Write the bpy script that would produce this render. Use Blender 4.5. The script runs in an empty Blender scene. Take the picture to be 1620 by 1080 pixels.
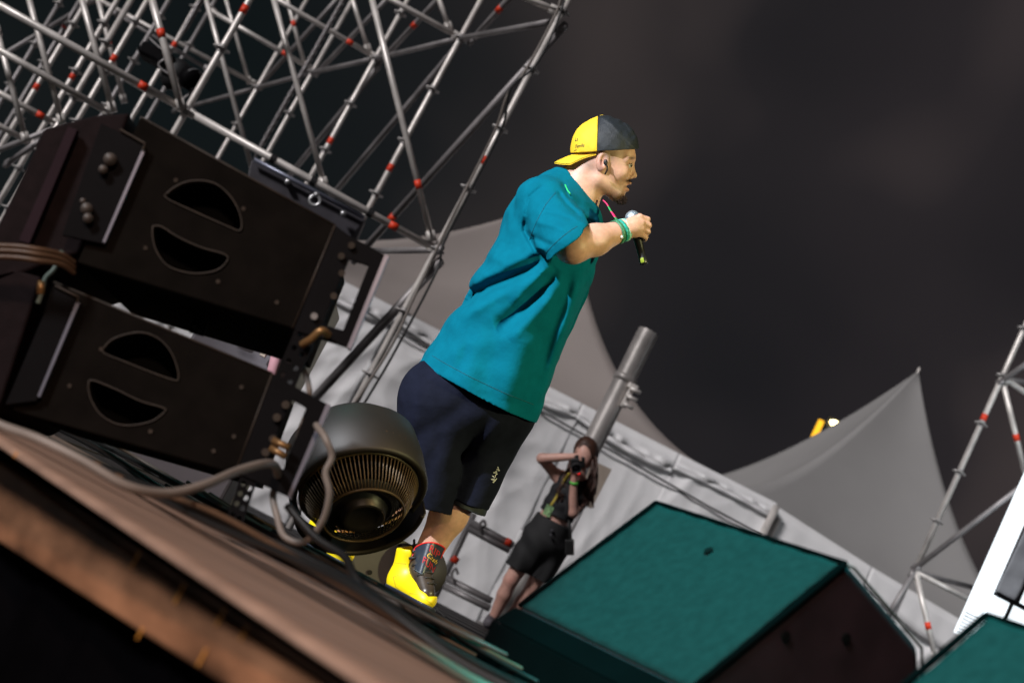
import bpy, bmesh, math, random
import numpy as np
from mathutils import Vector, Matrix
random.seed(7); np.random.seed(7)
R = math.radians
# ---------------------------------------------------------------- camera
FPX = 2400.0; ROLL = R(27.2); PITCH = math.atan(400/2400.0); CAMZ = 0.105
CAM = np.array([0, 0, CAMZ])
Fw = np.array([0, math.cos(PITCH), math.sin(PITCH)])
R0 = np.array([1.0, 0, 0]); U0 = np.array([0, -math.sin(PITCH), math.cos(PITCH)])
CR = math.cos(ROLL)*R0 + math.sin(ROLL)*U0
CU = -math.sin(ROLL)*R0 + math.cos(ROLL)*U0
scene = bpy.context.scene
col = scene.collection
cd = bpy.data.cameras.new('camera'); cam = bpy.data.objects.new('camera', cd); col.objects.link(cam)
cam.matrix_world = Matrix(((CR[0], CU[0], -Fw[0], 0), (CR[1], CU[1], -Fw[1], 0), (CR[2], CU[2], -Fw[2], CAMZ), (0, 0, 0, 1)))
cd.sensor_width = 36; cd.lens = FPX*36/1620; cd.clip_start = 0.05; cd.clip_end = 2000
cd.dof.use_dof = True; cd.dof.focus_distance = 5.1; cd.dof.aperture_fstop = 3.2; cd.dof.aperture_blades = 9
scene.camera = cam
# ---------------------------------------------------------------- night sky with drifting smoke
w = bpy.data.worlds.new('World'); scene.world = w; w.use_nodes = True
nt = w.node_tree; nt.nodes.clear()
def N(t, **k):
    n = nt.nodes.new(t)
    for a, b in k.items(): setattr(n, a, b)
    return n
tc = N('ShaderNodeTexCoord')
nz = N('ShaderNodeTexNoise'); nz.inputs['Scale'].default_value = 4.4; nz.inputs['Detail'].default_value = 2.4; nz.inputs['Roughness'].default_value = .42; nz.inputs['Distortion'].default_value = .25
mp = N('ShaderNodeMapping'); mp.inputs['Location'].default_value = (4.87, 8.45, 3.43)
nt.links.new(tc.outputs['Generated'], mp.inputs['Vector']); nt.links.new(mp.outputs[0], nz.inputs['Vector'])
cr = N('ShaderNodeValToRGB'); e = cr.color_ramp.elements
e[0].position = .26; e[0].color = (.011, .0105, .0125, 1); e[1].position = .72; e[1].color = (.060, .047, .046, 1)
m_ = e.new(.5); m_.color = (.0215, .0185, .0205, 1)
nt.links.new(nz.outputs['Fac'], cr.inputs[0])
dot = N('ShaderNodeVectorMath', operation='DOT_PRODUCT'); dot.inputs[1].default_value = (.96, .0, .28)
nt.links.new(tc.outputs['Generated'], dot.inputs[0])
mr = N('ShaderNodeMapRange', clamp=True); mr.inputs[1].default_value = -.16; mr.inputs[2].default_value = .26; mr.inputs[3].default_value = .16; mr.inputs[4].default_value = 1.0
nt.links.new(dot.outputs['Value'], mr.inputs[0])
mul = N('ShaderNodeMix', data_type='RGBA'); mul.inputs['A'].default_value = (.0028, .0062, .0068, 1)
nt.links.new(mr.outputs[0], mul.inputs['Factor']); nt.links.new(cr.outputs[0], mul.inputs['B'])
bg = N('ShaderNodeBackground'); bg.inputs[1].default_value = 1.0
out = N('ShaderNodeOutputWorld'); nt.links.new(mul.outputs['Result'], bg.inputs[0]); nt.links.new(bg.outputs[0], out.inputs[0])
# ---------------------------------------------------------------- stage light
def P(u, v, y):
    "world point at photo pixel (u,v) on the plane world-y = y"
    d = Fw + (u-810)/FPX*CR + (540-v)/FPX*CU
    return CAM + d*(y/d[1])
def G(u, v, z=0.0):
    d = Fw + (u-810)/FPX*CR + (540-v)/FPX*CU
    return CAM + d*((z-CAMZ)/d[2])
def aim(o, tgt):
    o.rotation_euler = (Vector(tgt)-o.location).to_track_quat('-Z', 'Y').to_euler()
sun = bpy.data.lights.new('site_wash', 'SUN'); sun.energy = 2.25; sun.angle = R(10); sun.color = (1.0, .97, .98)
so = bpy.data.objects.new('site_wash', sun); col.objects.link(so); so.location = (-8, -10, 12); aim(so, (-8+7.6, -10+7.4, 12-5.0))
def spot(name, loc, tgt, power, color, deg, blend=.4, size=.15):
    l = bpy.data.lights.new(name, 'SPOT'); l.energy = power; l.color = color; l.spot_size = R(deg); l.spot_blend = blend; l.shadow_soft_size = size
    o = bpy.data.objects.new(name, l); col.objects.link(o); o.location = loc; aim(o, tgt); return o
spot('follow_spot', (-5.7, -.5, 3.2), (.15, 5.1, 1.2), 4600, (.93, .95, 1.0), 20, .5, .08)
spot('warm_front_spot', (6.4, 0.9, 3.4), (.2, 5.1, 1.2), 1700, (1.0, .92, .42), 22, .5, .10)
spot('teal_wash_spot', (-1.3, 1.55, 3.9), (.98, 2.62, .28), 2500, (0.0, .92, .88), 24, .35, .08)
spot('teal_cable_spot', (-3.4, 6.5, 4.8), (-.30, 3.6, .05), 50, (0.0, 1.0, .85), 13, .8, .08)
spot('warm_edge_spot', (-1.2, -1.6, 2.4), (-.4, 1.8, -.05), 360, (1.0, .68, .50), 50, .6, .2)
spot('amber_side_spot', (2.5, 1.0, 3.2), (-.25, 4.1, .3), 330, (1.0, .62, .25), 15, .6, .1)
# ---------------------------------------------------------------- exposure
scene.view_settings.view_transform = 'Standard'; scene.view_settings.look = 'None'
scene.view_settings.exposure = 0; scene.view_settings.gamma = 1; scene.view_settings.use_curve_mapping = False
scene.render.engine = 'CYCLES'; scene.cycles.use_denoising = True; scene.cycles.max_bounces = 5; scene.cycles.sample_clamp_indirect = 4

# ================================================================ helpers
def srgb(r, g, b):
    f = lambda c: ((c/255+.055)/1.055)**2.4 if c/255 > .04045 else c/255/12.92
    return (f(r), f(g), f(b))
def mat(name, c, rough=.6, metal=0.0, var=.15, vscale=8, bump=0.0, bscale=60, emit=None, es=1.0, attr=False, spec=.5, sheen=0.0, sss=0.0, stretch=None, bdist=.002, alpha=None):
    m = bpy.data.materials.new(name); m.use_nodes = True; t = m.node_tree; b = t.nodes['Principled BSDF']
    tc = t.nodes.new('ShaderNodeTexCoord'); src = tc.outputs['Object']
    if stretch:
        mpn = t.nodes.new('ShaderNodeMapping'); mpn.inputs['Scale'].default_value = stretch; t.links.new(src, mpn.inputs[0]); src = mpn.outputs[0]
    n = t.nodes.new('ShaderNodeTexNoise'); n.inputs['Scale'].default_value = vscale; n.inputs['Detail'].default_value = 5; t.links.new(src, n.inputs['Vector'])
    mr = t.nodes.new('ShaderNodeMapRange'); mr.inputs[1].default_value = .3; mr.inputs[2].default_value = .7; mr.inputs[3].default_value = 1-var; mr.inputs[4].default_value = 1+var
    t.links.new(n.outputs['Fac'], mr.inputs[0])
    vm = t.nodes.new('ShaderNodeVectorMath'); vm.operation = 'SCALE'; t.links.new(mr.outputs[0], vm.inputs['Scale'])
    if attr:
        a = t.nodes.new('ShaderNodeAttribute'); a.attribute_name = 'tint'; t.links.new(a.outputs['Color'], vm.inputs[0])
    else: vm.inputs[0].default_value = c[:3]
    t.links.new(vm.outputs[0], b.inputs['Base Color'])
    b.inputs['Roughness'].default_value = rough; b.inputs['Metallic'].default_value = metal
    b.inputs['Specular IOR Level'].default_value = spec
    if sheen: b.inputs['Sheen Weight'].default_value = sheen
    if sss:
        b.inputs['Subsurface Weight'].default_value = sss; b.inputs['Subsurface Radius'].default_value = (.02, .008, .004); b.inputs['Subsurface Scale'].default_value = .5
    if bump:
        n2 = t.nodes.new('ShaderNodeTexNoise'); n2.inputs['Scale'].default_value = bscale; n2.inputs['Detail'].default_value = 4; t.links.new(src, n2.inputs['Vector'])
        bp = t.nodes.new('ShaderNodeBump'); bp.inputs['Strength'].default_value = bump; bp.inputs['Distance'].default_value = bdist
        t.links.new(n2.outputs['Fac'], bp.inputs['Height']); t.links.new(bp.outputs[0], b.inputs['Normal'])
    if emit:
        b.inputs['Emission Color'].default_value = (*emit, 1); b.inputs['Emission Strength'].default_value = es
    return m
def tag(o, label=None, cat=None, group=None, kind=None):
    if label: o['label'] = label
    if cat: o['category'] = cat
    if group: o['group'] = group
    if kind: o['kind'] = kind
    return o
def wloc(o):
    l = Vector((0, 0, 0))
    while o is not None: l = l + o.location; o = o.parent
    return l
def empty(name, loc, label=None, cat=None, group=None):
    o = bpy.data.objects.new(name, None); col.objects.link(o); o.location = Vector([float(c) for c in loc]); o.empty_display_size = .1
    return tag(o, label, cat, group)
def mesh_obj(name, V, F, m, parent=None, smooth=True, tint=None, origin=None):
    "V in world coordinates; parents are never rotated"
    V = np.asarray(V, float)
    base = np.array(wloc(parent)) if parent else np.zeros(3)
    org = np.asarray(origin, float) if origin is not None else (base if parent else np.zeros(3))
    me = bpy.data.meshes.new(name)
    F = F if isinstance(F, list) else F.tolist()
    me.from_pydata((V-org).tolist(), [], F); me.validate()
    if smooth: me.shade_smooth()
    if tint is not None:
        a = me.color_attributes.new('tint', 'FLOAT_COLOR', 'POINT')
        a.data.foreach_set('color', np.concatenate([tint, np.ones((len(V), 1))], 1).ravel().astype(np.float32))
    if m: me.materials.append(m)
    o = bpy.data.objects.new(name, me); col.objects.link(o)
    if parent: o.parent = parent
    o.location = Vector((org-base).tolist())
    return o
class MB:
    def __init__(s): s.V = []; s.F = []
    def add(s, V, F):
        k = len(s.V); s.V += [list(map(float, v)) for v in V]; s.F += [[i+k for i in f] for f in F]; return s
    def tube(s, a, b, r, r2=None, n=10, cap=True):
        a = np.array(a, float); b = np.array(b, float); r2 = r if r2 is None else r2
        d = (b-a)/np.linalg.norm(b-a); h = np.array([0, 0, 1.]) if abs(d[2]) < .9 else np.array([1., 0, 0])
        x = np.cross(d, h); x /= np.linalg.norm(x); y = np.cross(d, x)
        V = []
        for p, rr in ((a, r), (b, r2)):
            for i in range(n):
                t = 2*math.pi*i/n; V.append(p+rr*(math.cos(t)*x+math.sin(t)*y))
        F = [[i, (i+1) % n, n+(i+1) % n, n+i] for i in range(n)]
        if cap: F += [list(range(n))[::-1], list(range(n, 2*n))]
        return s.add(V, F)
    def path(s, pts, r, n=8, rw=None):
        pts = [np.array(p, float) for p in pts]; V = []; m = len(pts); x = None
        for i, p in enumerate(pts):
            d = pts[min(i+1, m-1)]-pts[max(i-1, 0)]; d = d/(np.linalg.norm(d)+1e-9)
            if x is None:
                h = np.array([0, 0, 1.]) if abs(d[2]) < .9 else np.array([1., 0, 0]); x = np.cross(d, h)
            x = x-d*np.dot(x, d); x /= np.linalg.norm(x)+1e-9; y = np.cross(d, x)
            rr = r(i/(m-1)) if callable(r) else r
            for k in range(n):
                t = 2*math.pi*k/n; V.append(p+rr*(math.cos(t)*x+(rw or 1)*math.sin(t)*y))
        F = [[i*n+k, i*n+(k+1) % n, (i+1)*n+(k+1) % n, (i+1)*n+k] for i in range(m-1) for k in range(n)]
        F += [list(range(n))[::-1], list(range((m-1)*n, m*n))]
        return s.add(V, F)
    def box(s, c, sx, sy, sz, ax=None):
        c = np.array(c, float); ax = np.eye(3) if ax is None else np.array(ax, float)
        V = [c+ax[0]*i*sx/2+ax[1]*j*sy/2+ax[2]*k*sz/2 for i in (-1, 1) for j in (-1, 1) for k in (-1, 1)]
        F = [[0, 1, 3, 2], [4, 6, 7, 5], [0, 4, 5, 1], [2, 3, 7, 6], [0, 2, 6, 4], [1, 5, 7, 3]]
        return s.add(V, F)
    def prism(s, poly, ext):
        poly = [np.array(p, float) for p in poly]; ext = np.array(ext, float); n = len(poly)
        V = poly+[p+ext for p in poly]
        F = [list(range(n))[::-1], list(range(n, 2*n))]+[[i, (i+1) % n, n+(i+1) % n, n+i] for i in range(n)]
        return s.add(V, F)
    def frame(s, outer, inner, ext):
        "prism with a hole: outer and inner have the same count of points"
        n = len(outer); ext = np.array(ext, float)
        o = [np.array(p, float) for p in outer]; i_ = [np.array(p, float) for p in inner]
        V = o+i_+[p+ext for p in o]+[p+ext for p in i_]; F = []
        for k in range(n):
            j = (k+1) % n
            F += [[k, j, n+j, n+k], [2*n+k, 3*n+k, 3*n+j, 2*n+j], [k, 2*n+k, 2*n+j, j], [n+k, n+j, 3*n+j, 3*n+k]]
        return s.add(V, F)
    def sphere(s, c, r, n=12, m=8, ax=None, rad=(1, 1, 1)):
        c = np.array(c, float); ax = np.eye(3) if ax is None else np.array(ax); V = []
        for i in range(m+1):
            a = math.pi*i/m
            for k in range(n):
                t = 2*math.pi*k/n
                V.append(c+r*(rad[0]*math.sin(a)*math.cos(t)*ax[0]+rad[1]*math.sin(a)*math.sin(t)*ax[1]+rad[2]*math.cos(a)*ax[2]))
        F = [[i*n+k, i*n+(k+1) % n, (i+1)*n+(k+1) % n, (i+1)*n+k] for i in range(m) for k in range(n)]
        return s.add(V, F)
    def torus(s, c, axis, R_, r, n=40, k=8, a0=0, a1=2*math.pi, ref=None, sy=1.0):
        axis = np.array(axis, float); axis /= np.linalg.norm(axis)
        h = np.array(ref, float) if ref is not None else (np.array([0, 0, 1.]) if abs(axis[2]) < .9 else np.array([1., 0, 0]))
        x = h-axis*np.dot(h, axis); x /= np.linalg.norm(x); y = np.cross(axis, x)
        closed = abs(a1-a0-2*math.pi) < 1e-6; V = []; cnt = n if closed else n+1
        for i in range(cnt):
            a = a0+(a1-a0)*i/n; d = math.cos(a)*x+math.sin(a)*y
            for j in range(k):
                t = 2*math.pi*j/k; V.append(np.array(c)+d*R_+r*(math.cos(t)*d+sy*math.sin(t)*axis))
        F = []
        for i in range(n):
            i2 = (i+1) % cnt
            for j in range(k): F.append([i*k+j, i*k+(j+1) % k, i2*k+(j+1) % k, i2*k+j])
        return s.add(V, F)
    def lathe(s, c, axis, prof, n=48, a0=0, a1=2*math.pi, ref=None):
        "prof: (height along axis, radius) closed or open profile"
        axis = np.array(axis, float); axis /= np.linalg.norm(axis)
        h = np.array(ref, float) if ref is not None else (np.array([0, 0, 1.]) if abs(axis[2]) < .9 else np.array([1., 0, 0]))
        x = h-axis*np.dot(h, axis); x /= np.linalg.norm(x); y = np.cross(axis, x)
        closed = abs(a1-a0-2*math.pi) < 1e-6; cnt = n if closed else n+1; V = []; m = len(prof)
        for i in range(cnt):
            a = a0+(a1-a0)*i/n; d = math.cos(a)*x+math.sin(a)*y
            for z, r in prof: V.append(np.array(c)+axis*z+d*r)
        F = [[i*m+j, ((i+1) % cnt)*m+j, ((i+1) % cnt)*m+j+1, i*m+j+1] for i in range(n) for j in range(m-1)]
        return s.add(V, F)
    def build(s, name, m, parent=None, smooth=False, origin=None, bevel=0, seg=2, kind=None, label=None):
        if origin is None and parent is None: origin = np.mean(s.V, 0)
        o = mesh_obj(name, s.V, s.F, m, parent, smooth, origin=origin)
        if bevel:
            md = o.modifiers.new('bevel', 'BEVEL'); md.width = bevel; md.segments = seg; md.limit_method = 'ANGLE'; md.angle_limit = R(35)
        if kind: o['kind'] = kind
        if label: o['label'] = label
        return o
def smooth_path(pts, k=8):
    "Catmull-Rom through pts"
    p = [np.array(q, float) for q in pts]; p = [2*p[0]-p[1]]+p+[2*p[-1]-p[-2]]; out = []
    for i in range(1, len(p)-2):
        for j in range(k):
            t = j/k; a, b, c, d = p[i-1:i+3]
            out.append(.5*((2*b)+(c-a)*t+(2*a-5*b+4*c-d)*t*t+(3*b-a-3*c+d)*t**3))
    out.append(p[-2]); return out
# ---------------------------------------------------------------- implicit surfaces for bodies, clothes and shoes
def nrm(v): v = np.asarray(v, float); return v/np.linalg.norm(v)
def cap(p, a, b, ra, rb=None):
    rb = ra if rb is None else rb
    ba = b-a; h = np.clip(((p-a)@ba)/(ba@ba), 0, 1)
    return np.linalg.norm(p-a-h[:, None]*ba, axis=1)-(ra+(rb-ra)*h)
def ell(p, c, r, ax=None):
    q = p-c
    if ax is not None: q = q@np.asarray(ax).T
    r = np.asarray(r, float); k0 = np.linalg.norm(q/r, axis=1); k1 = np.linalg.norm(q/(r*r), axis=1)+1e-9
    return k0*(k0-1)/k1
def smin(a, b, k):
    h = np.maximum(k-np.abs(a-b), 0)/k
    return np.minimum(a, b)-h*h*k*.25
def smax(a, b, k): return -smin(-a, -b, k)
def loft(p, A, g, e, n, tab):
    "elliptical sections along axis g from A. tab rows: s, lateral centre, depth centre, half lateral, half depth (metres)"
    q = p-A; s = q@g; tab = np.array(tab, float)
    sc = np.clip(s, tab[0, 0], tab[-1, 0])
    lc, dc, a, b = [np.interp(sc, tab[:, 0], tab[:, k]) for k in range(1, 5)]
    x = q@e-lc; y = q@n-dc
    k0 = np.sqrt((x/a)**2+(y/b)**2); k1 = np.sqrt((x/a**2)**2+(y/b**2)**2)+1e-9
    d = k0*(k0-1)/k1
    d = np.where(k0 < .3, -np.minimum(a, b)*.7, d)
    over = np.maximum(s-tab[-1, 0], tab[0, 0]-s)
    return np.where(over > 0, np.sqrt(np.maximum(d, 0)**2+over**2)+np.minimum(d, 0)*0, np.maximum(d, over))
def polygonise(f, lo, hi, h, band=1.5):
    lo = np.array(lo, float); hi = np.array(hi, float); H = 4*h
    n = np.ceil((hi-lo)/H).astype(int)
    I = np.stack(np.meshgrid(*[np.arange(k) for k in n], indexing='ij'), -1).reshape(-1, 3)
    d = np.concatenate([f(c) for c in np.array_split(lo+(I+.5)*H, max(1, len(I)//200000))])
    I = I[np.abs(d) < H*band]
    o4 = np.stack(np.meshgrid(*[np.arange(4)]*3, indexing='ij'), -1).reshape(-1, 3)
    C = (I[:, None]*4+o4[None]).reshape(-1, 3)
    M = (n*4+2).astype(np.int64); key = lambda c: (c[..., 0]*M[1]+c[..., 1])*M[2]+c[..., 2]
    o8 = np.array([[i, j, k] for i in (0, 1) for j in (0, 1) for k in (0, 1)])
    ck = key((C[:, None]+o8[None]).astype(np.int64)); uk, inv = np.unique(ck, return_inverse=True); inv = inv.reshape(ck.shape)
    pos = np.stack([uk//(M[1]*M[2]), (uk//M[2]) % M[1], uk % M[2]], -1)*h+lo
    val = np.concatenate([f(c) for c in np.array_split(pos, max(1, len(pos)//200000))])
    v8 = val[inv]; ins = v8 < 0; act = ins.any(1) & ~ins.all(1)
    C = C[act]; v8 = v8[act]; ins = ins[act]
    edges = [(a, b) for a in range(8) for b in range(a+1, 8) if np.abs(o8[a]-o8[b]).sum() == 1]
    acc = np.zeros((len(C), 3)); cnt = np.zeros(len(C))
    for a, b in edges:
        x = ins[:, a] != ins[:, b]; t = v8[x, a]/(v8[x, a]-v8[x, b])
        acc[x] += o8[a]+t[:, None]*(o8[b]-o8[a]); cnt[x] += 1
    V = lo+(C+acc/cnt[:, None])*h
    k_ = key(C.astype(np.int64)); order = np.argsort(k_); ks = k_[order]
    def find(c):
        kk = key(c.astype(np.int64)); i = np.searchsorted(ks, kk); i = np.clip(i, 0, len(ks)-1); ok = ks[i] == kk
        return np.where(ok, order[i], -1)
    F = []
    for ax in range(3):
        b_ = [4, 2, 1][ax]; x = ins[:, 0] != ins[:, b_]; c = C[x]; o1 = np.zeros(3, int); o2 = np.zeros(3, int); o1[(ax+1) % 3] = -1; o2[(ax+2) % 3] = -1
        q = np.stack([find(c), find(c+o1), find(c+o1+o2), find(c+o2)], 1); s0 = ins[x, 0]
        q[~s0] = q[~s0][:, ::-1]; F.append(q[(q >= 0).all(1)])
    F = np.concatenate(F); 
    E = np.concatenate([F[:, [0, 1]], F[:, [1, 2]], F[:, [2, 3]], F[:, [3, 0]]]); 
    for _ in range(2):       # light smoothing
        s = np.zeros_like(V); c = np.zeros(len(V))
        np.add.at(s, E[:, 0], V[E[:, 1]]); np.add.at(c, E[:, 0], 1); np.add.at(s, E[:, 1], V[E[:, 0]]); np.add.at(c, E[:, 1], 1)
        V = V*.5+.5*s/np.maximum(c, 1)[:, None]
    return V, F
def polyd(U, Vv, pts):
    "distance in photo pixels from (U,V) to a polyline, and the position along it 0..1"
    best = np.full(len(U), 1e9); par = np.zeros(len(U)); n = len(pts)-1
    for i in range(n):
        a = np.array(pts[i], float); b = np.array(pts[i+1], float); ba = b-a
        h = np.clip(((U-a[0])*ba[0]+(Vv-a[1])*ba[1])/(ba@ba), 0, 1)
        d = np.hypot(U-a[0]-h*ba[0], Vv-a[1]-h*ba[1]); m = d < best; best = np.where(m, d, best); par = np.where(m, (i+h)/n, par)
    return best, par
# ================================================================ materials
M = {}
M['deck'] = mat('black_stage_ply', (.009, .008, .008), .55, var=.4, vscale=3, bump=.3, bscale=90)
M['lip'] = mat('worn_edge_board', (.34, .225, .17), .55, var=.3, vscale=2.2, bump=.25, bscale=40, stretch=(1, 5, 5))
M['fascia'] = mat('varnished_brown_ply', (.20, .095, .050), .36, var=.75, vscale=5, bump=.5, bscale=12, stretch=(1.0, 1.0, 2.5), bdist=.004)
M['black'] = mat('matt_black', (.008, .008, .009), .6, var=.3, vscale=10)
M['skirt'] = mat('black_skirt_cloth', (.0022, .002, .0025), 1.0, var=.4, vscale=5, spec=0.0)
M['ground'] = mat('dark_asphalt', (.045, .044, .042), .9, var=.3, vscale=.6, bump=.4, bscale=30)
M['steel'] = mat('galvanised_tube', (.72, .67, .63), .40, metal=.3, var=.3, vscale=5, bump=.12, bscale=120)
M['darksteel'] = mat('shaded_galvanised_tube', (.30, .28, .28), .5, metal=.4, var=.3, vscale=5, bump=.1, bscale=120)  # the galvanised tube again, with shade put into its colour
M['red'] = mat('red_tape', (.85, .055, .015), .5, var=.1)
M['rosette'] = mat('rosette_steel', (.36, .34, .33), .5, metal=.4, var=.25, vscale=20)
M['canvas'] = mat('tent_roof_canvas', (.335, .29, .27), .8, var=.07, vscale=.7, bump=.12, bscale=3, bdist=.02)
M['canvas2'] = mat('tent_roof_canvas_grey', (.29, .28, .275), .8, var=.07, vscale=.7, bump=.12, bscale=3, bdist=.02)
M['wall'] = mat('white_tarpaulin', (.78, .765, .765), .6, var=.07, vscale=1.2, bump=.3, bscale=5, bdist=.02)
M['rope'] = mat('dark_rope', (.03, .03, .032), .8)
M['rubber'] = mat('black_cable_rubber', (.009, .009, .009), .45, var=.3, spec=.4)
M['greycable'] = mat('grey_cable_rubber', (.20, .17, .15), .5, var=.2)
M['dustycable'] = mat('dusty_grey_cable', (.07, .06, .052), .5, var=.3)
M['browncable'] = mat('brown_cable_rubber', (.085, .046, .025), .45, var=.3)
M['cab'] = mat('textured_black_cabinet_paint', (.0058, .0046, .0038), .9, var=.3, vscale=14, bump=.55, bscale=260, spec=.05, bdist=.0012)
M['cabedge'] = mat('worn_cabinet_edge', (.028, .019, .013), .6, var=.4, vscale=20)
M['hole'] = mat('handle_recess_black', (.002, .002, .002), .9, spec=.1)
M['rig'] = mat('black_rigging_steel', (.003, .0027, .0034), .7, var=.3, spec=.08)
M['rigedge'] = mat('bare_metal_edge', (.20, .21, .27), .35, metal=.6)
M['grille'] = mat('perforated_grille', (.010, .006, .007), .7, spec=.08, var=.3, vscale=30, bump=.6, bscale=300)
M['brass'] = mat('tarnished_brass_fitting', (.30, .17, .07), .4, metal=.6, var=.3)
M['chrome'] = mat('bright_bolt', (.55, .55, .56), .3, metal=.7)
M['wedgeface'] = mat('wedge_grille_foam', (.011, .021, .021), .95, spec=.06, var=.14, vscale=50, bump=.6, bscale=160)  # teal of the stage light tinted into the black cover's colour
M['wedgeside'] = mat('wedge_side_paint', (.022, .012, .015), .7, spec=.15, var=.25, vscale=12, bump=.5, bscale=240, bdist=.001)
M['panel'] = mat('dark_grey_panel', (.060, .056, .066), .5, metal=.2, var=.2)
M['greycase'] = mat('grey_flight_case', (.085, .078, .09), .5, metal=.1, var=.15)
M['greyplate'] = mat('grey_steel_plate', (.20, .195, .20), .5, metal=.3, var=.12)
M['tan'] = mat('tan_board', (.33, .27, .22), .7, var=.1)
M['pipe'] = mat('weathered_big_pipe', (.42, .39, .37), .42, metal=.4, var=.35, vscale=4, bump=.3, bscale=30)
def U3(*a): return np.array(a, float)
UP = U3(0, 0, 1)
# ================================================================ ground and stage
mb = MB(); mb.add([(-400, -60, -1.3), (400, -60, -1.3), (400, 900, -1.3), (-400, 900, -1.3)], [[0, 1, 2, 3]])
tag(mb.build('ground', M['ground']), kind='structure')
# front line of the stage edge and back line of the light edge board, found on the deck plane
fa, fb = G(-60, 655), G(603, 1086)
dirf = nrm(fb-fa); fL = fa-dirf*4; fR = fb+dirf*.5
ba_, bb_ = G(-60, 612), G(640, 998)
dirb = nrm(bb_-ba_); bL = ba_-dirb*4; bR = bb_+dirb*1.6
mb = MB(); n = 60
# deck: black ply sheets behind the edge board
def deckpoly(pts, z0, z1):
    return MB().prism([U3(p[0], p[1], z0) for p in pts], (0, 0, z1-z0))
far = 12.9
deck = deckpoly([bL, bR, (9, bR[1]-3.0, 0), (9, far, 0), (-9, far, 0), (-9, bL[1]+2, 0)], -.06, 0)
stage = tag(deck.build('stage_floor', M['deck'], bevel=.004), kind='structure')
dk = MB()
for k in range(-3, 8):
    y = 3.6+k*1.22
    if y > 2.9: dk.box((0, y, .0015), 17.6, .008, .003)
for k in range(-6, 7): dk.box((k*1.22+.3, 8.2, .002), .008, 9.2, .004)
tag(dk.build('deck_joint', M['rubber'], stage), kind='stuff')
ed = MB().prism([fL, fR, bR, bL], (0, 0, .0)) if False else None
eb = MB(); pr = []
for (A_, B_) in ((fL, bL), (fR, bR)):
    A_ = U3(A_[0], A_[1], 0); B_ = U3(B_[0], B_[1], 0); o_ = nrm(A_-B_)
    pr.append([B_+UP*-.012, B_+UP*.004, A_-o_*.02+UP*.004, A_-o_*.006+UP*.001, A_+UP*-.004, A_+UP*-.012])
m_ = len(pr[0]); eb.add(pr[0]+pr[1], [[i, (i+1) % m_, m_+(i+1) % m_, m_+i] for i in range(m_)]+[list(range(m_))[::-1], list(range(m_, 2*m_))])
tag(eb.build('stage_edge', M['lip'], smooth=False, bevel=.004), kind='structure')
# fascia boards under the edge
nd = nrm(np.cross(fR-fL, UP)); nd = nd if nd[1] < 0 else -nd
fas = empty('stage_fascia', U3(fL[0], fL[1], -.3), 'brown varnished board facing the front of the stage below its light edge', 'fascia board')
def along(t, z, off=0.0): q = fL+dirf*t+nd*off; return U3(q[0], q[1], z)
L_ = np.linalg.norm(fR-fL); t0 = np.linalg.norm(fa-fL)
cuts = [0, t0-1.2, t0+.085, L_]
for i in range(3):
    a, b = cuts[i]+(.0 if i < 2 else .05), cuts[i+1]-.008
    MB().prism([along(a, -.0125, -.03), along(b, -.0125, -.03), along(b, -.0125, -.005), along(a, -.0125, -.005)], (0, 0, -.0145)).build('board', M['fascia'], fas, bevel=.003)
    zb0, zb1 = -.148+.0746*max(0, a-t0), -.148+.0746*min(1.3, max(0, b-t0))
    bb = MB(); v = [along(a, -.029, -.03), along(a, -.029, -.002), along(a, zb0, -.002), along(a, zb0, -.03), along(b, -.029, -.03), along(b, -.029, -.002), along(b, zb1, -.002), along(b, zb1, -.03)]
    bb.add(v, [[0, 1, 2, 3], [7, 6, 5, 4], [0, 4, 5, 1], [1, 5, 6, 2], [2, 6, 7, 3], [3, 7, 4, 0]]).build('board', M['fascia'], fas, bevel=.005)
OB = mat('orange_glint', (.95, .42, .08), .25, metal=.3)  # orange reflections on the varnish, drawn as thin bright strips
def fpx(u, v):
    r = Fw+(u-810)/FPX*CR+(540-v)/FPX*CU; o = nd*.0; s = ((fL-CAM)@nd)/(r@nd); return CAM+r*s
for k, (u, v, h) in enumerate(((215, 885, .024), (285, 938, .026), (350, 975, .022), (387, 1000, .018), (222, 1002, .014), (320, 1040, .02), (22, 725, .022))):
    q = fpx(u, v); MB().box(q+nd*.0005, .0022, .003, h).build('painted_glint', OB, fas, bevel=.0006)
sk = MB()
for k in range(160):
    t = k*L_/160; t2 = (k+1)*L_/160
    o1 = -.08+.012*math.sin(k*1.1); o2 = -.08+.012*math.sin((k+1)*1.1)
    sk.add([along(t, -.06, o1), along(t2, -.06, o2), along(t2, -1.29, o2), along(t, -1.29, o1)], [[0, 1, 2, 3]])
tag(sk.build('stage_skirt', M['skirt'], smooth=True), 'black pleated cloth skirt hanging under the stage fascia', 'stage skirt')
# black box standing in for the dark gap at the fascia corner
sb = empty('dark_gap_box', along(t0+.06, -.2), 'small black box marking the dark gap in the fascia at the lower left', 'box')
MB().prism([along(t0+.055, -.014, .001), along(t0+.105, -.014, .001), along(t0+.105, -.014, .022), along(t0+.055, -.014, .022)], (0, 0, -.11)).build('body', M['black'], sb, bevel=.004)
MB().prism([along(t0+.07, -.05, .0225), along(t0+.085, -.05, .0225), along(t0+.085, -.05, .026), along(t0+.07, -.05, .026)], (0, 0, -.055)).build('label_plate', mat('dusty_rose_plate', (.14, .07, .065), .5), sb)

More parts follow.
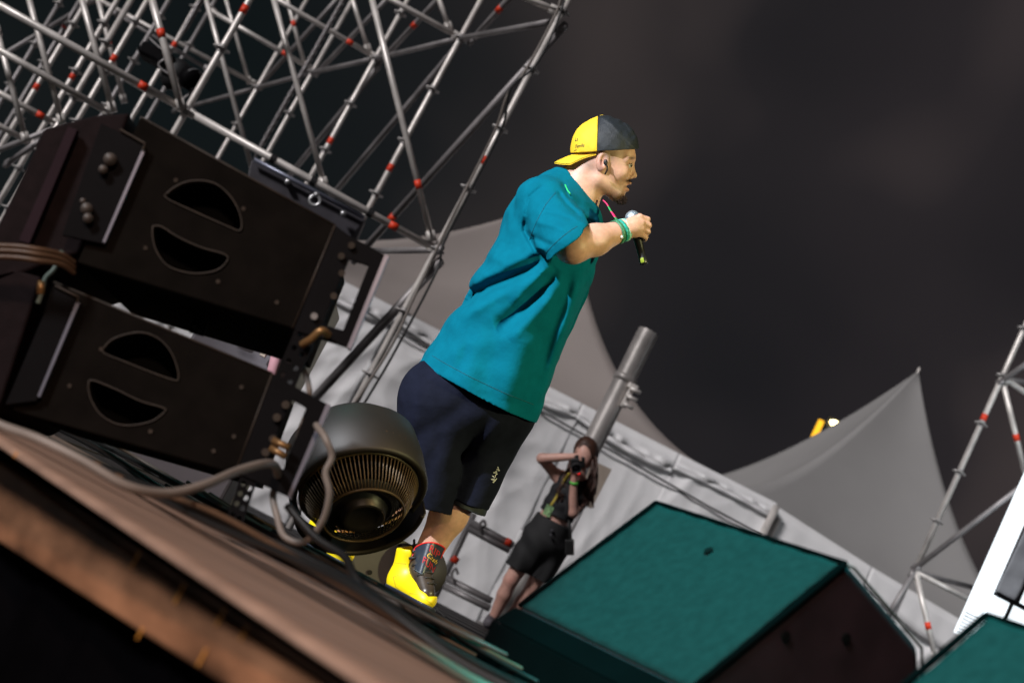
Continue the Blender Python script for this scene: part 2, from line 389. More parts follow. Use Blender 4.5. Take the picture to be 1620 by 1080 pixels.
# ================================================================ scaffold
TR_ = .0242
def rosette_mesh():
    b = MB(); n = 16; V = []
    for z in (-.005, .005):
        for i in range(n):
            a = 2*math.pi*i/n; r = .064 if i % 4 != 2 else .052
            V.append((r*math.cos(a), r*math.sin(a), z))
    b.add(V, [[i, (i+1) % n, n+(i+1) % n, n+i] for i in range(n)]+[list(range(n))[::-1], list(range(n, 2*n))])
    b.tube((0, 0, -.03), (0, 0, .03), .029, n=12)
    me = bpy.data.meshes.new('rosette'); me.from_pydata(b.V, [], b.F); me.materials.append(M['rosette']); return me
ROS = rosette_mesh()
def raw(name, me, parent, loc):
    o = bpy.data.objects.new(name, me); col.objects.link(o); o.parent = parent; o.location = Vector([float(c) for c in loc])-wloc(parent); return o
def standard(parent, x, y, z0, z1, off=2.17, reds=(), m='steel', r=TR_):
    p = MB().tube((x, y, z0), (x, y, z1), r, n=14).build('standard', M[m], parent, smooth=True, origin=(x, y, z0))
    z = off-math.floor((off-z0-.1)/.5)*.5
    while z < z1:
        raw('rosette', ROS, p, (x, y, z)); z += .5
    for zr in reds:
        MB().tube((x, y, zr-.032), (x, y, zr+.032), r+.0015, n=14).build('red_band', M['red'], p, smooth=True)
    return p
def member(parent, a, b, name='ledger', m='steel', r=TR_, reds=(), ends=True):
    a = np.array(a, float); b = np.array(b, float)
    bb = MB().tube(a, b, r, n=12); d = nrm(b-a)
    if ends:
        for q, s in ((a, 1), (b, -1)): bb.box(q+d*s*.02, .075, .04, .06, ax=np.array([d, nrm(np.cross(d, UP)+1e-6), nrm(np.cross(np.cross(d, UP)+1e-6, d))]))
    o = bb.build(name, M[m], parent, smooth=False, origin=a)
    for f in o.data.polygons: f.use_smooth = len(f.vertices) == 4
    for t in reds:
        q = a+(b-a)*t; MB().tube(q-d*.032, q+d*.032, r+.0015, n=12).build('red_band', M['red'], o, smooth=True)
    return o
def mpx(parent, u1, v1, y1, u2, v2, y2, name='ledger', m='steel', r=TR_, reds=(), ends=True):
    return member(parent, P(u1, v1, y1), P(u2, v2, y2), name, m, r, reds, ends)
def zfrom(x, y, v_u, v_v):
    q = P(v_u, v_v, y); return q[2]
tw = empty('scaffold_tower', (-.77, 10.53, -1.3), 'tall galvanised scaffold tower with red bands rising behind the black loudspeakers', 'scaffolding')
pA = P(690, 395, 10.53); AX = pA[0]; AZ = pA[2]
standard(tw, AX, 10.53, -1.25, 6.4, AZ, reds=[zfrom(0, 10.53, 770, 257), zfrom(0, 10.53, 903, 5)+.2])
row = [(728, 61, 12.11, [(621, 268)]), (594, 93, 13.76, [(532, 228)]), (494, 115, 15.26, []), (407, 139, 16.95, [(330, 275)])]
rowp = []
for u, v, y, rd in row:
    q = P(u, v, y); rowp.append(q); standard(tw, q[0], y, -1.25, 7.5, q[2], reds=[zfrom(0, y, a, b) for a, b in rd])
top = P(881, 33, 10.53); top[0] = AX
prev = top
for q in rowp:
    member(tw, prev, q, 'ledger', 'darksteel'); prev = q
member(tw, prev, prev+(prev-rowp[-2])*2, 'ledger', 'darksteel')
# front plane
pB = P(295, 175, 10.2)
standard(tw, pB[0], 10.2, -1.25, 6.0, pB[2], reds=[zfrom(0, 10.2, 387, 16)])
lend = P(-60, -25, 9.75)
member(tw, (AX, 10.53, AZ), pB, reds=(.175,), r=.027)
member(tw, pB, lend, reds=(.2,), r=.027)
for t in (.27, .50, .66):                                   # dark clips on the front ledger
    q = U3(AX, 10.53, AZ)*(1-t)+pB*t; dd = nrm(pB-q)
    MB().tube(q-dd*.02, q+dd*.02, .034, n=12).build('clip', M['black'], tw)
D = 'diagonal_brace'
mpx(tw, 581, -30, 10.3, 683, 378, 10.5, D, reds=(.79,), r=.023)
mpx(tw, 425, -30, 10.5, 513, 293, 10.6, D, r=.021)
mpx(tw, 232, -30, 10.1, 287, 170, 10.15, D, reds=(.42,), r=.026)
mpx(tw, 121, -30, 10.6, 178, 174, 10.7, D, r=.023)
mpx(tw, 38, -30, 10.9, 98, 193, 11.0, D, r=.022)
mpx(tw, -6, 45, 10.9, 41, 222, 11.0, D, r=.021)
mpx(tw, -40, 57, 10.7, 175, 180, 11.1, r=.025)
mpx(tw, -40, 126, 11.7, 93, 198, 11.9, reds=(.78,))
mpx(tw, -40, 178, 12.2, 45, 224, 12.4)
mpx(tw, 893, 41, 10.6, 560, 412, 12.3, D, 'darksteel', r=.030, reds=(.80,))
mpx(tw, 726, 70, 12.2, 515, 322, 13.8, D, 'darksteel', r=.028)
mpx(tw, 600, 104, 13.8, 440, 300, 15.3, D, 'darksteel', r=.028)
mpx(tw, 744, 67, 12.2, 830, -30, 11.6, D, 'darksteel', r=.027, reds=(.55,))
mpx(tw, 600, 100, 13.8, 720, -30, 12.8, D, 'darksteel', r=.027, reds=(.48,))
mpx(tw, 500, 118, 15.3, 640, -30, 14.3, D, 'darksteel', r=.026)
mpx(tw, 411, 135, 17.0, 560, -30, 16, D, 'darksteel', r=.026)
mpx(tw, 388, -30, 13.5, 594, 91, 13.76, reds=(.80,), r=.024)
mpx(tw, 566, -30, 12.0, 726, 59, 12.11, r=.024)
mpx(tw, 790, -22, 10.5, 881, 18, 10.53)
mpx(tw, 335, 18, 15.1, 489, 107, 15.26, reds=(.75,))
mpx(tw, 160, 2, 16.5, 404, 133, 16.95)
mpx(tw, 548, -30, 13.8, 583, 80, 13.8, D, r=.022)
mpx(tw, 684, -30, 12.2, 711, 46, 12.2, D, r=.022)
mpx(tw, 446, -30, 15.3, 483, 107, 15.3, D, reds=(.5,), r=.022)
mpx(tw, 318, -30, 12.4, 402, 280, 12.6, D, r=.021)
mpx(tw, 349, -30, 17, 394, 130, 17, D, r=.022)
mpx(tw, 150, -20, 13.5, 196, 160, 13.6, D, r=.022, reds=(.5,))
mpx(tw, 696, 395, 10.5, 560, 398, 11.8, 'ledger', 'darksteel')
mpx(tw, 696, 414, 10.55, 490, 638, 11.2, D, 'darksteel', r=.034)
# far left tower
tf = empty('scaffold_tower', P(100, 100, 14)*U3(1, 1, 0)-UP*1.3, 'far dark scaffold tower crowded into the upper left corner', 'scaffolding')
def postpx(parent, u1, v1, y, m='steel', reds=(), z0=-1.2):
    q = P(u1, v1, y); return standard(parent, q[0], y, z0, q[2]+2.2, 2.17, reds=[P(a, b, y)[2] for a, b in reds], m=m)
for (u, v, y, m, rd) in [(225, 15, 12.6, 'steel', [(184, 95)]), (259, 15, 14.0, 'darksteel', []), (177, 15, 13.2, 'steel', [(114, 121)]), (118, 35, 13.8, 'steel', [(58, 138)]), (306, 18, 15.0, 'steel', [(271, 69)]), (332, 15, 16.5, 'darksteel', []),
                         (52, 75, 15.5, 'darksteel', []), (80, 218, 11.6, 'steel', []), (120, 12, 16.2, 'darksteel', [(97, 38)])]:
    postpx(tf, u, v, y, m, rd)
mpx(tf, 20, 20, 13.8, 240, 150, 15, r=.02); mpx(tf, -30, -5, 14.2, 95, 60, 14.5, m='darksteel'); mpx(tf, 95, 200, 12.5, -30, 248, 12.8, m='darksteel')
mpx(tf, 180, 20, 16, 330, 110, 16.4, r=.02, m='darksteel')
mpx(tf, 0, 90, 15.5, 150, 0, 16.5, D, m='darksteel'); mpx(tf, 60, 225, 12.2, 10, 260, 12.6, m='darksteel')
# right tower
tr = empty('scaffold_tower', P(1446, 905, 14)*U3(1, 1, 0)-UP*1.3, 'slim scaffold tower beside the bright screen at the right edge', 'scaffolding')
q = P(1446, 902, 13.6); zq = q[2]; q2 = P(1586, 598, 13.6)
standard(tr, (q[0]+q2[0])/2, 13.6, zq, q2[2]+2.2, zq, reds=[P(1558, 661, 13.6)[2]], r=.027)
for (a, b, yb, c, dd, yc, nm, m, rd) in [(1586, 602, 13.6, 1626, 765, 13.7, D, 'steel', (.55,)), (1592, 600, 13.6, 1650, 640, 13.9, 'ledger', 'steel', ()), (1580, 606, 13.6, 1660, 550, 13.3, D, 'darksteel', ()), (1590, 598, 13.6, 1660, 612, 14.6, 'ledger', 'darksteel', ()),
                                    (1446, 900, 13.6, 1660, 735, 13.0, D, 'darksteel', ()), (1446, 904, 13.6, 1543, 930, 14.8, 'ledger', 'darksteel', ()), (1450, 905, 13.6, 1560, 962, 13.9, 'ledger', 'steel', ()),
                                    (1446, 905, 13.6, 1395, 990, 13.6, D, 'darksteel', ()), (1449, 908, 13.6, 1480, 1040, 13.5, D, 'steel', (.62,))]:
    mpx(tr, a, b, yb, c, dd, yc, nm, m, reds=rd, r=.026)
standard(tr, P(1446, 902, 13.6)[0]+.0, 13.62, -1.25, zq-.01, zq, m='darksteel')
# cables down the corner post
def cable(name, pts, r, m, label, cat, group=None, n=7, k=8):
    o = MB().path(smooth_path(pts, k), r, n=n).build(name, M[m], None, smooth=True, origin=pts[0]); return tag(o, label, cat, group)
cable('hanging_cable', [P(889, -20, 10.3), P(880, 20, 10.3), P(832, 110, 10.3), P(803, 150, 10.3), P(784, 205, 10.35), P(742, 290, 10.4), P(700, 375, 10.42), P(655, 470, 10.4), P(620, 545, 10.4), P(560, 640, 10.4)], .010, 'rubber' if False else 'greycable', 'thin grey cable sagging down beside the corner scaffold post', 'cable')
cable('hanging_cable', [P(899, -20, 10.25), P(878, 45, 10.25), P(846, 105, 10.25), P(808, 140, 10.25), P(795, 200, 10.3), P(745, 300, 10.35), P(702, 385, 10.38), P(690, 430, 10.3), P(625, 555, 10.3), P(575, 640, 10.3)], .009, 'rubber', 'black cable tied along the corner scaffold post', 'cable')
# hanging hoist chains
LINK = None
def chain(u1, v1, u2, v2, y, label, nlinks):
    global LINK
    a = P(u1, v1, y); b = P(u2, v2, y); t = empty('hoist_chain', b, label, 'chain')
    L = np.linalg.norm(a-b)/nlinks
    if LINK is None:
        g_ = MB().torus((0, 0, 0), (0, 1, 0), .022, .008, n=12, k=5); g_.V = [[v[0]*.8, v[1], v[2]*1.9] for v in g_.V]
        LINK = bpy.data.meshes.new('link'); LINK.from_pydata(g_.V, [], g_.F); LINK.materials.append(M['darksteel']); LINK.shade_smooth()
    for k in range(nlinks):
        o = raw('link', LINK, t, b+(a-b)*(k+.5)/nlinks); o.rotation_euler = (Vector((a-b).tolist()).to_track_quat('Z', 'Y') @ __import__('mathutils').Quaternion((0, 0, 1), math.pi/2*(k % 2))).to_euler()
chain(548, -8, 405, 246, 12.8, 'long steel hoist chain hanging through the middle of the scaffold', 46)
chain(322, -6, 292, 48, 11.6, 'short steel hoist chain above the moving head light', 12)
# moving head lamp rigged on the scaffold corner
ml = empty('moving_head_light', P(285, 110, 11), 'dark unlit moving head stage light hung in the scaffold corner', 'stage light')
c_ = P(250, 92, 11.0)
MB().sphere(P(278, 118, 11), .11, rad=(1, .9, 1.15)).build('head', M['black'], ml, smooth=True)
MB().tube(P(296, 122, 10.9), P(308, 128, 10.86), .085, n=20).build('lens_ring', M['rig'], ml, smooth=True)
MB().torus(P(306, 126, 10.86), P(308, 128, 10.8)-P(296, 122, 10.9), .07, .012, n=24).build('bezel', M['greyplate'], ml, smooth=True)
MB().box(c_, .26, .22, .10).build('base', M['rig'], ml, bevel=.02)
for s in (-1, 1): MB().path([c_+U3(s*.16, 0, 0), P(268, 110, 11)+U3(s*.14, 0, .05), P(278, 118, 11)+U3(s*.13, 0, 0)], .022).build('yoke_arm', M['rig'], ml)
MB().path(smooth_path([P(236, 60, 11), P(262, 88, 10.9), P(252, 106, 10.9), P(300, 140, 10.9), P(286, 160, 10.9)]), .008).build('power_cable', M['darksteel'], ml, smooth=True)
# dark panel slung under the front ledger
pn = empty('slung_panel', P(490, 320, 9.9), 'dark grey flat panel slung under the front scaffold ledger', 'panel')
q = [P(398, 252, 10.1), P(578, 347, 10.3), P(561, 385, 10.3), P(520, 420, 10.2), P(380, 330, 10.1)]
MB().prism(q, U3(0, .12, 0)).build('plate', M['panel'], pn, bevel=.008)
MB().tube(P(402, 252, 10.05), P(576, 344, 10.25), .016).build('top_rail', M['rigedge'], pn, smooth=True)
for u, v in ((455, 288), (543, 338)): MB().tube(P(u, v, 10.08), P(u, v, 10.18), .022).build('bolt', M['chrome'], pn, smooth=True)
MB().torus(P(498, 317, 10.0), (0, 1, 0), .035, .011, n=20, k=6).build('shackle', M['chrome'], pn, smooth=True)
MB().tube(P(502, 305, 10.0), P(499, 311, 10.0), .02).build('shackle_pin', M['chrome'], pn, smooth=True)

# ================================================================ marquee tents
def roof(name, corners, apex, p, m, parent, sag=.06, nu=96, nr=28):
    c = [np.array(k, float) for k in corners]; cen = sum(c)/4; V = []; F = []
    for j in range(nr+1):
        t = (j/nr)
        for i in range(nu):
            s = i/nu*4; k = int(s); f = s-k; e = c[k]*(1-f)+c[(k+1) % 4]*f
            e = e+(cen-e)*sag*4*f*(1-f)*.8
            q = apex+(e-apex)*t; z = e[2]+(apex[2]-e[2])*(1-t)**p
            z += -.05*4*f*(1-f)*math.sin(math.pi*t)*2.0
            V.append((q[0], q[1], z))
    for j in range(nr):
        for i in range(nu): F.append([j*nu+i, j*nu+(i+1) % nu, (j+1)*nu+(i+1) % nu, (j+1)*nu+i])
    o = mesh_obj(name, V, F, m, parent, True)
    s = o.modifiers.new('solid', 'SOLIDIFY'); s.thickness = .01
    return o
EZ = 2.68
t1 = empty('marquee_tent', (-.3, 20.4, -1.3), 'large white marquee with its peak hidden behind the singer and a crumpled tarpaulin wall', 'tent')
ap1 = P(903, 308, 20.4)
k1 = P(1228, 800, 17.2)
roof('roof', [(-5.2, 17.1, EZ), (k1[0], 17.2, k1[2]+.02), (k1[0]+.2, 24, EZ), (-5.2, 24, EZ)], ap1, 2.35, M['canvas'], t1)
MB().tube(ap1-UP*.1, ap1+UP*.12, .03).build('finial', M['steel'], t1)
def wallpanel(parent, xa, xb, y, ztopa, ztopb, zb, seed, m='wall', amp=1.0, name='wall_panel', nx=None):
    rs = np.random.RandomState(seed); nx = nx or max(8, int((xb-xa)/.03)); nz_ = max(4, int((max(ztopa, ztopb)-zb)/.045))
    X, Z = np.meshgrid(np.linspace(0, 1, nx+1), np.linspace(0, 1, nz_+1), indexing='ij')
    x = xa+(xb-xa)*X; zt = ztopa+(ztopb-ztopa)*X; z = zb+(zt-zb)*Z; d = np.zeros_like(x)
    for k in range(7):
        a = rs.uniform(-.5, .5) if k < 4 else rs.uniform(-1.4, 1.4); f = rs.uniform(3, 9) if k < 4 else rs.uniform(6, 14)
        ph = rs.uniform(0, 6.28); wv = (x*math.cos(a)+z*math.sin(a))*f+ph+1.6*np.sin(z*rs.uniform(1.2, 3)+ph)+.8*np.sin(x*rs.uniform(2, 5)+k)
        g = np.exp(-((x-xa-(xb-xa)*rs.rand())**2/.7+(z-rs.uniform(zb, ztopa))**2/2.0)) if k >= 2 else 1
        d += g*(1-np.abs(np.sin(wv))**.7)*.026*amp*(1.4 if k < 2 else 1.8)
    V = np.stack([x, y-d, z], -1).reshape(-1, 3)
    F = [[i*(nz_+1)+j, (i+1)*(nz_+1)+j, (i+1)*(nz_+1)+j+1, i*(nz_+1)+j+1] for i in range(nx) for j in range(nz_)]
    o = mesh_obj(name, V, F, M[m], parent, True, origin=V[0]); o.modifiers.new('solid', 'SOLIDIFY').thickness = .006
    return o
xs = [-5.3, -3.9, -2.6, -1.35, -.15, 1.05, 2.3, k1[0]]
for i in range(len(xs)-1): wallpanel(t1, xs[i]+.004, xs[i+1]+.03, 17.25+.012*(i % 2), EZ-.02, EZ-.02, -1.29, 10+i, amp=.65)
def valance(parent, xa, xb, y, za, zb, seed, h=.33, sagv=.10):
    n_ = int((xb-xa)/.035); V = []; rs = random.Random(seed); ph = rs.random()*6
    for i in range(n_+1):
        f = i/n_; x = xa+(xb-xa)*f; zt = za+(zb-za)*f+.0; sg = sagv*4*f*(1-f)
        fl = .012*math.sin(x*9+ph)+.008*math.sin(x*23+ph)
        for j, dz in enumerate((0, .08, .2, h*.75, h)):
            V.append((x, y-fl*(j/4)-.015*j/4, zt-dz*(1+.25*math.sin(x*2.1+ph))-sg*(j/4)*0.6))
    F = [[i*5+j, (i+1)*5+j, (i+1)*5+j+1, i*5+j+1] for i in range(n_) for j in range(4)]
    o = mesh_obj('valance', V, F, M['wall'], parent, True, origin=V[0]); o.modifiers.new('solid', 'SOLIDIFY').thickness = .008
for i in range(0, 7, 1): valance(t1, xs[i], xs[i+1], 17.19, EZ+.02, EZ+.02 if i < 6 else k1[2]+.03, i, h=.2, sagv=.03)
MB().path([P(560, 481, 17.17), P(664, 545, 17.17), P(880, 663, 17.17), P(1120, 800, 17.17), P(1228, 858, 17.17)], .012).build('lower_rail', M['rope'], t1, smooth=True)
MB().tube((k1[0], 17.2, -1.3), (k1[0], 17.2, k1[2]), .045).build('corner_post', M['steel'], t1, smooth=True)
t2 = empty('marquee_tent', (5.2, 20.4, -1.3), 'smaller grey marquee whose sharp peak points up left of the bright screen', 'tent')
ap2 = P(1452, 588, 20.4)
xr = 8.6
roof('roof', [(2.6, 17.6, EZ-.05), (xr, 17.6, EZ-.35), (xr+.2, 24.2, EZ), (2.2, 24.2, EZ+.1)], ap2, 2.05, M['canvas2'], t2, sag=.10)
MB().tube(ap2-UP*.1, ap2+UP*.06, .02).build('finial', M['steel'], t2)
xs2 = [k1[0]+.02, 4.9, 6.2, 7.4, xr]
for i in range(4): wallpanel(t2, xs2[i]+.004, xs2[i+1]+.03, 17.45+.012*(i % 2), EZ-.2, EZ-.3, -1.29, 30+i, amp=.65)
for i in range(4): valance(t2, xs2[i], xs2[i+1], 17.38, k1[2]+.03 if i == 0 else EZ-.02-.08*i, EZ-.02-.08*(i+1), 20+i, h=.3, sagv=.12)
MB().tube((k1[0]+.1, 17.3, -1.3), (k1[0]+.1, 17.3, k1[2]-.1), .035).build('corner_post', M['steel'], t2, smooth=True)
# wind-blown far lights
fl = empty('floodlight_mast', P(1323, 672, 40)*U3(1, 1, 0)-UP*1.3, 'distant lit floodlight showing as a bright spot above the tent roof', 'floodlight')
q = P(1323, 671, 40); MB().tube(U3(q[0], 40, -1.3), q-UP*.1, .07).build('mast', M['black'], fl, smooth=True)
MB().sphere(q, .1, rad=(1.9, .6, .8)).build('lamp', mat('warm_flood_lamp', (1, .8, .4), emit=(1, .78, .34), es=14), fl, smooth=True)
MB().box(q+U3(0, .14, .0), .5, .14, .3).build('housing', M['black'], fl)
ys = empty('lit_sign_strip', P(1290, 690, 42)*U3(1, 1, 0)-UP*1.3, 'distant upright yellow lit strip beside the floodlight', 'light strip')
a, b = P(1286, 694, 42), P(1300, 665, 42)
MB().box((a+b)/2, .15, .1, np.linalg.norm(a-b)).build('light_tube', mat('yellow_light_strip', (1, .5, .02), emit=(1, .50, .02), es=1.15), ys)
MB().tube(U3(a[0], 42.12, -1.3), U3(a[0], 42.12, b[2]), .06).build('pole', M['black'], ys)

# ================================================================ LED screen
LE = 12.0; x0 = P(1510, 1000, LE)[0]; zb = P(1512, 1000, LE)[2]
ls = empty('led_screen', (x0, LE, zb), 'tall bright white led screen in a dark frame at the right edge', 'screen')
EM = mat('led_screen_white', (.8, .85, .9), emit=(.86, .95, 1.0), es=1.35)
MB().box((x0+.075, LE, zb+1.6), .15, .05, 3.2).build('light_column', EM, ls)
zf = P(1572, 937, LE)[2]
cp = wallpanel(ls, x0+.16, x0+.33, LE-.01, zb+3.2, zb+3.2, zf, 77, 'panel', .6, 'side_curtain')
cp.data.materials[0] = mat('grey_pleated_gauze', (.3, .32, .35), .8)
for i, (xa, xb_, za_, zb2) in enumerate([(x0+.36, x0+1.3, zf+.03, zb+3.2), (x0+1.33, x0+2.3, zf+.03, zb+3.2), (x0+.16, x0+.30, zb, zf-.02), (x0+.33, x0+1.3, zb, zf-.02), (x0+1.33, x0+2.3, zb, zf-.02)]):
    MB().box(((xa+xb_)/2, LE, (za_+zb2)/2), xb_-xa, .05, zb2-za_).build('screen_panel', EM, ls)
for k in range(7): MB().box((x0+.75, LE-.032, zb+.012+k*.028), 1.5, .008, .009).build('slat', M['panel'], ls)
for a, b in (((x0+.16, LE-.05, zf), (x0+2.3, LE-.05, zf)), ((x0+.345, LE-.05, zf), (x0+.345, LE-.05, zb+3.2)), ((x0+.31, LE-.05, zb), (x0+.31, LE-.05, zf)), ((x0+1.31, LE-.05, zb), (x0+1.31, LE-.05, zb+3.2))):
    MB().tube(a, b, .016, n=8).build('frame_bar', M['rig'], ls)
for x in (x0+.3, x0+2.1): MB().tube((x, LE+.1, -1.3), (x, LE+.1, zb+3.2), .03).build('support_leg', M['rig'], ls)

# ================================================================ mid-ground things
pp = empty('steel_mast', P(925, 710, 13)*U3(1, 1, 0)-UP*0, 'thick open topped steel pipe standing behind the photographer', 'pipe')
q1 = P(1026, 524, 13.0); xx = q1[0]; ztop = q1[2]
prof = [(0, .092), (ztop, .092), (ztop, .080), (ztop-.3, .080)]
MB().lathe((xx, 13, 0), UP, prof, n=32).build('pipe', M['pipe'], pp, smooth=True).modifiers.new('e', 'EDGE_SPLIT').split_angle = R(40)
zc = P(990, 600, 13)[2]
MB().tube((xx, 13, zc-.03), (xx, 13, zc+.03), .104, n=24).build('collar', M['pipe'], pp, smooth=True)
MB().tube((xx, 13, .0), (xx, 13, .02), .2, n=20).build('base_flange', M['pipe'], pp)
bz = P(993, 628, 12.9)
MB().box(bz+UP*.10, .09, .06, .05).build('clamp', M['steel'], pp, bevel=.008)
MB().box(bz, .05, .05, .20).build('clamp_arm', M['steel'], pp, bevel=.008)
for k in (-1, 0, 1): MB().tube(bz+U3(-.02, -.05, k*.075), bz+U3(.08, -.05, k*.075), .018).build('bolt', M['steel'], pp, smooth=True)
tb = empty('notice_board', P(945, 765, 13.3)*U3(1, 1, 0)+UP*0, 'small tan board leaning behind the photographer shoulder', 'board')
q = [P(938, 728, 12.8), P(968, 742, 12.8), P(936, 804, 12.8), P(912, 790, 12.8)]
MB().prism(q, U3(0, .03, 0)).build('face', M['tan'], tb)
MB().tube(P(925, 797, 12.82), P(905, 835, 12.82)*U3(1, 1, 0), .015).build('stake', M['darksteel'], tb)
gr = empty('guard_rail', P(700, 920, 12.4)*U3(1, 1, 0), 'low grey scaffold handrail with red band standing behind the yellow boot', 'guard rail')
g0 = P(750, 812, 12.4); g1 = P(701, 919, 12.4)
MB().tube(g0, U3(g1[0], 12.4, .0), .026, n=12).build('post', M['darksteel'], gr, smooth=True)
MB().tube(P(716, 889, 12.4), P(722, 880, 12.4), .036, n=12).build('red_band', M['red'], gr, smooth=True)
for (a, b, c, d_) in ((745, 826, 812, 862), (742, 836, 806, 870), (706, 914, 778, 950), (702, 926, 775, 962)):
    o = MB().tube(P(a, b, 12.38), P(c, d_, 12.3), .028, n=12).build('rail', M['darksteel'], gr, smooth=True)
    MB().tube(P(c-12, d_-7, 12.3), P(c-4, d_-3, 12.3), .031, n=12).build('red_band', M['red'], o, smooth=True) if b == 826 else None
for u, v in ((762, 830), (718, 906)):
    MB().path(smooth_path([P(u-2, v+10, 12.3), P(u-3, v, 12.3), P(u+3, v-7, 12.3), P(u+7, v+2, 12.3)]), .011).build('hook', M['darksteel'], gr, smooth=True)
# lower right edge of a stage riser behind the boots
cs = empty('steel_case', P(640, 940, 6.6)*U3(1, 1, 0), 'low grey bolted steel case on the stage behind the boots', 'case')
a = P(540, 850, 6.6); b = P(700, 880, 6.6)
hz = P(650, 860, 6.6)[2]
MB().box(((a[0]+b[0])/2, 6.7, hz/2), b[0]-a[0]+.05, .3, hz-.004).build('body', M['greyplate'], cs, bevel=.01)
for u, v in ((633, 864), (611, 925), (585, 905), (560, 860)): MB().tube(P(u, v, 6.545), P(u, v, 6.56), .011, n=10).build('bolt', M['black'], cs)
MB().tube(P(664, 902, 6.5), P(664, 902, 6.62), .115, n=40).build('round_cover', mat('brown_cover', (.030, .024, .024), .6), cs, smooth=True)
gc = empty('flight_case', P(400, 600, 5.4)*U3(1, 1, 0), 'dull grey flight case seen through the gap between the loudspeakers', 'case')
q0 = P(320, 500, 5.6); q1 = P(476, 560, 5.6)
MB().box(((q0[0]+q1[0])/2, 5.9, .45), q1[0]-q0[0], .6, .9).build('body', M['greycase'], gc, bevel=.012)
MB().tube(P(462, 470, 5.55), P(418, 640, 5.55), .022).build('pink_edge', mat('pinkish_edge', (.42, .22, .25), .5), gc, smooth=True)
MB().tube(P(352, 505, 5.5), P(372, 513, 5.5), .014).build('handle', M['chrome'], gc, smooth=True)
MB().box(P(417, 560, 5.55), .02, .03, .02).build('latch', M['tan'], gc)
# ================================================================ loudspeakers in the foreground
def C(u, v, D):
    "world point at pixel (u,v), D metres along the lens axis"
    return CAM + D*(Fw+(u-810)/FPX*CR+(540-v)/FPX*CU)
def carve(o, cutters):
    for c in cutters:
        md = o.modifiers.new('cut', 'BOOLEAN'); md.object = c; md.operation = 'DIFFERENCE'; md.solver = 'EXACT'
    bpy.context.view_layer.update()
    dg = bpy.context.evaluated_depsgraph_get(); me = bpy.data.meshes.new_from_object(o.evaluated_get(dg)); o.modifiers.clear(); o.data = me
    for c in cutters: bpy.data.objects.remove(c)
def z27(pts, oy=0): return [(a/2.7, b/2.7+oy) for a, b in pts]
CY = 3.0
def cabinet(base_px, label, quad, moons, front, screws):
    b = P(*base_px, CY); t = empty('line_array_speaker', b, label, 'loudspeaker', 'black line array loudspeakers stacked at the stage edge')
    q = [P(u, v, CY) for u, v in quad]
    body = MB().prism(q, (0, .62, 0)).build('cabinet', M['cab'], t)
    cut = []
    for mo in moons:
        pts = smooth_path([P(u, v, CY-.02) for u, v in mo+[mo[0]]], 4)[:-1]
        cut.append(MB().prism(pts, (0, .10, 0)).build('cutter', M['hole'], t))
    body.data.materials.append(M['hole']); carve(body, cut)
    # back faces of each recess take the blacker material
    for f in body.data.polygons:
        c = body.matrix_world if False else None
        if abs(f.normal.y) > .9 and .04 < (f.center.y+b[1]-CY) < .12: f.material_index = 1
    bv = body.modifiers.new('bevel', 'BEVEL'); bv.width = .004; bv.segments = 2; bv.limit_method = 'ANGLE'; bv.angle_limit = R(40)
    for mo in moons:
        pts = smooth_path([P(u, v, CY-.0015) for u, v in mo+[mo[0]]], 4)
        MB().path(pts, .0016, n=6).build('handle_rim', M['cabedge'], t, smooth=True)
    # worn edges
    MB().path([P(u, v, CY) for u, v in (quad[0], quad[1])], .0022, n=6).build('edge_strip', M['cabedge'], t, smooth=True)
    MB().path([P(u, v, CY) for u, v in (quad[1], quad[2])], .002, n=6).build('edge_strip', M['cabedge'], t, smooth=True)
    for u, v in screws: MB().tube(P(u, v, CY+.001), P(u, v, CY-.003), .0045, n=8).build('screw', M['cabedge'], t)
    # front grille body
    f = [P(u, v, CY+.03) for u, v in front]
    MB().prism(f, (0, .56, 0)).build('front_grille', M['grille'], t, bevel=.006)
    return t
moonA = z27([(702, 835), (745, 800), (800, 776), (870, 772), (930, 790), (985, 840), (1020, 900), (1033, 960), (1022, 986), (985, 972), (900, 935), (800, 890), (725, 855)])
moonB = z27([(652, -6), (690, -4), (760, 40), (860, 85), (955, 112), (972, 138), (930, 180), (850, 196), (780, 188), (712, 160), (668, 100), (652, 40)], 360)
moonC = z27([(436, 522), (475, 480), (540, 455), (610, 448), (680, 475), (730, 530), (758, 600), (762, 645), (740, 650), (640, 615), (540, 575), (452, 540)], 360)
moonD = z27([(380, 652), (410, 655), (500, 692), (600, 740), (695, 768), (703, 786), (650, 825), (570, 843), (500, 838), (432, 800), (392, 740), (378, 690)], 360)
c1 = cabinet((122, 640), 'upper black loudspeaker cabinet of the stack, against the scaffold, with two half moon handles', [(222, 185), (530, 356), (463, 519), (122, 415)], [moonA, moonB], [(205, 178), (150, 182), (70, 203), (-5, 360), (-60, 470), (95, 408), (125, 400)], [(278, 285), (520, 455), (385, 330), (230, 392), (438, 478), (345, 445)])
c2 = cabinet((45, 650), 'lower black loudspeaker cabinet of the stack, its foot by the grey cable', [(85, 446), (431, 590), (372, 748), (20, 648)], [moonC, moonD], [(66, 438), (20, 425), (-40, 440), (-130, 640), (-20, 652), (0, 640)], [(382, 612), (338, 713), (238, 682), (160, 552), (370, 690), (110, 610)])
RP = [(0, .018, 0)]
def plate(parent, outer, inner, y, name='rigging_plate', m='rig', th=.012):
    o = [P(u, v, y) for u, v in outer]
    if inner: b = MB().frame(o, [P(u, v, y) for u, v in inner], (0, th, 0))
    else: b = MB().prism(o, (0, th, 0))
    return b.build(name, M[m], parent, bevel=.0015)
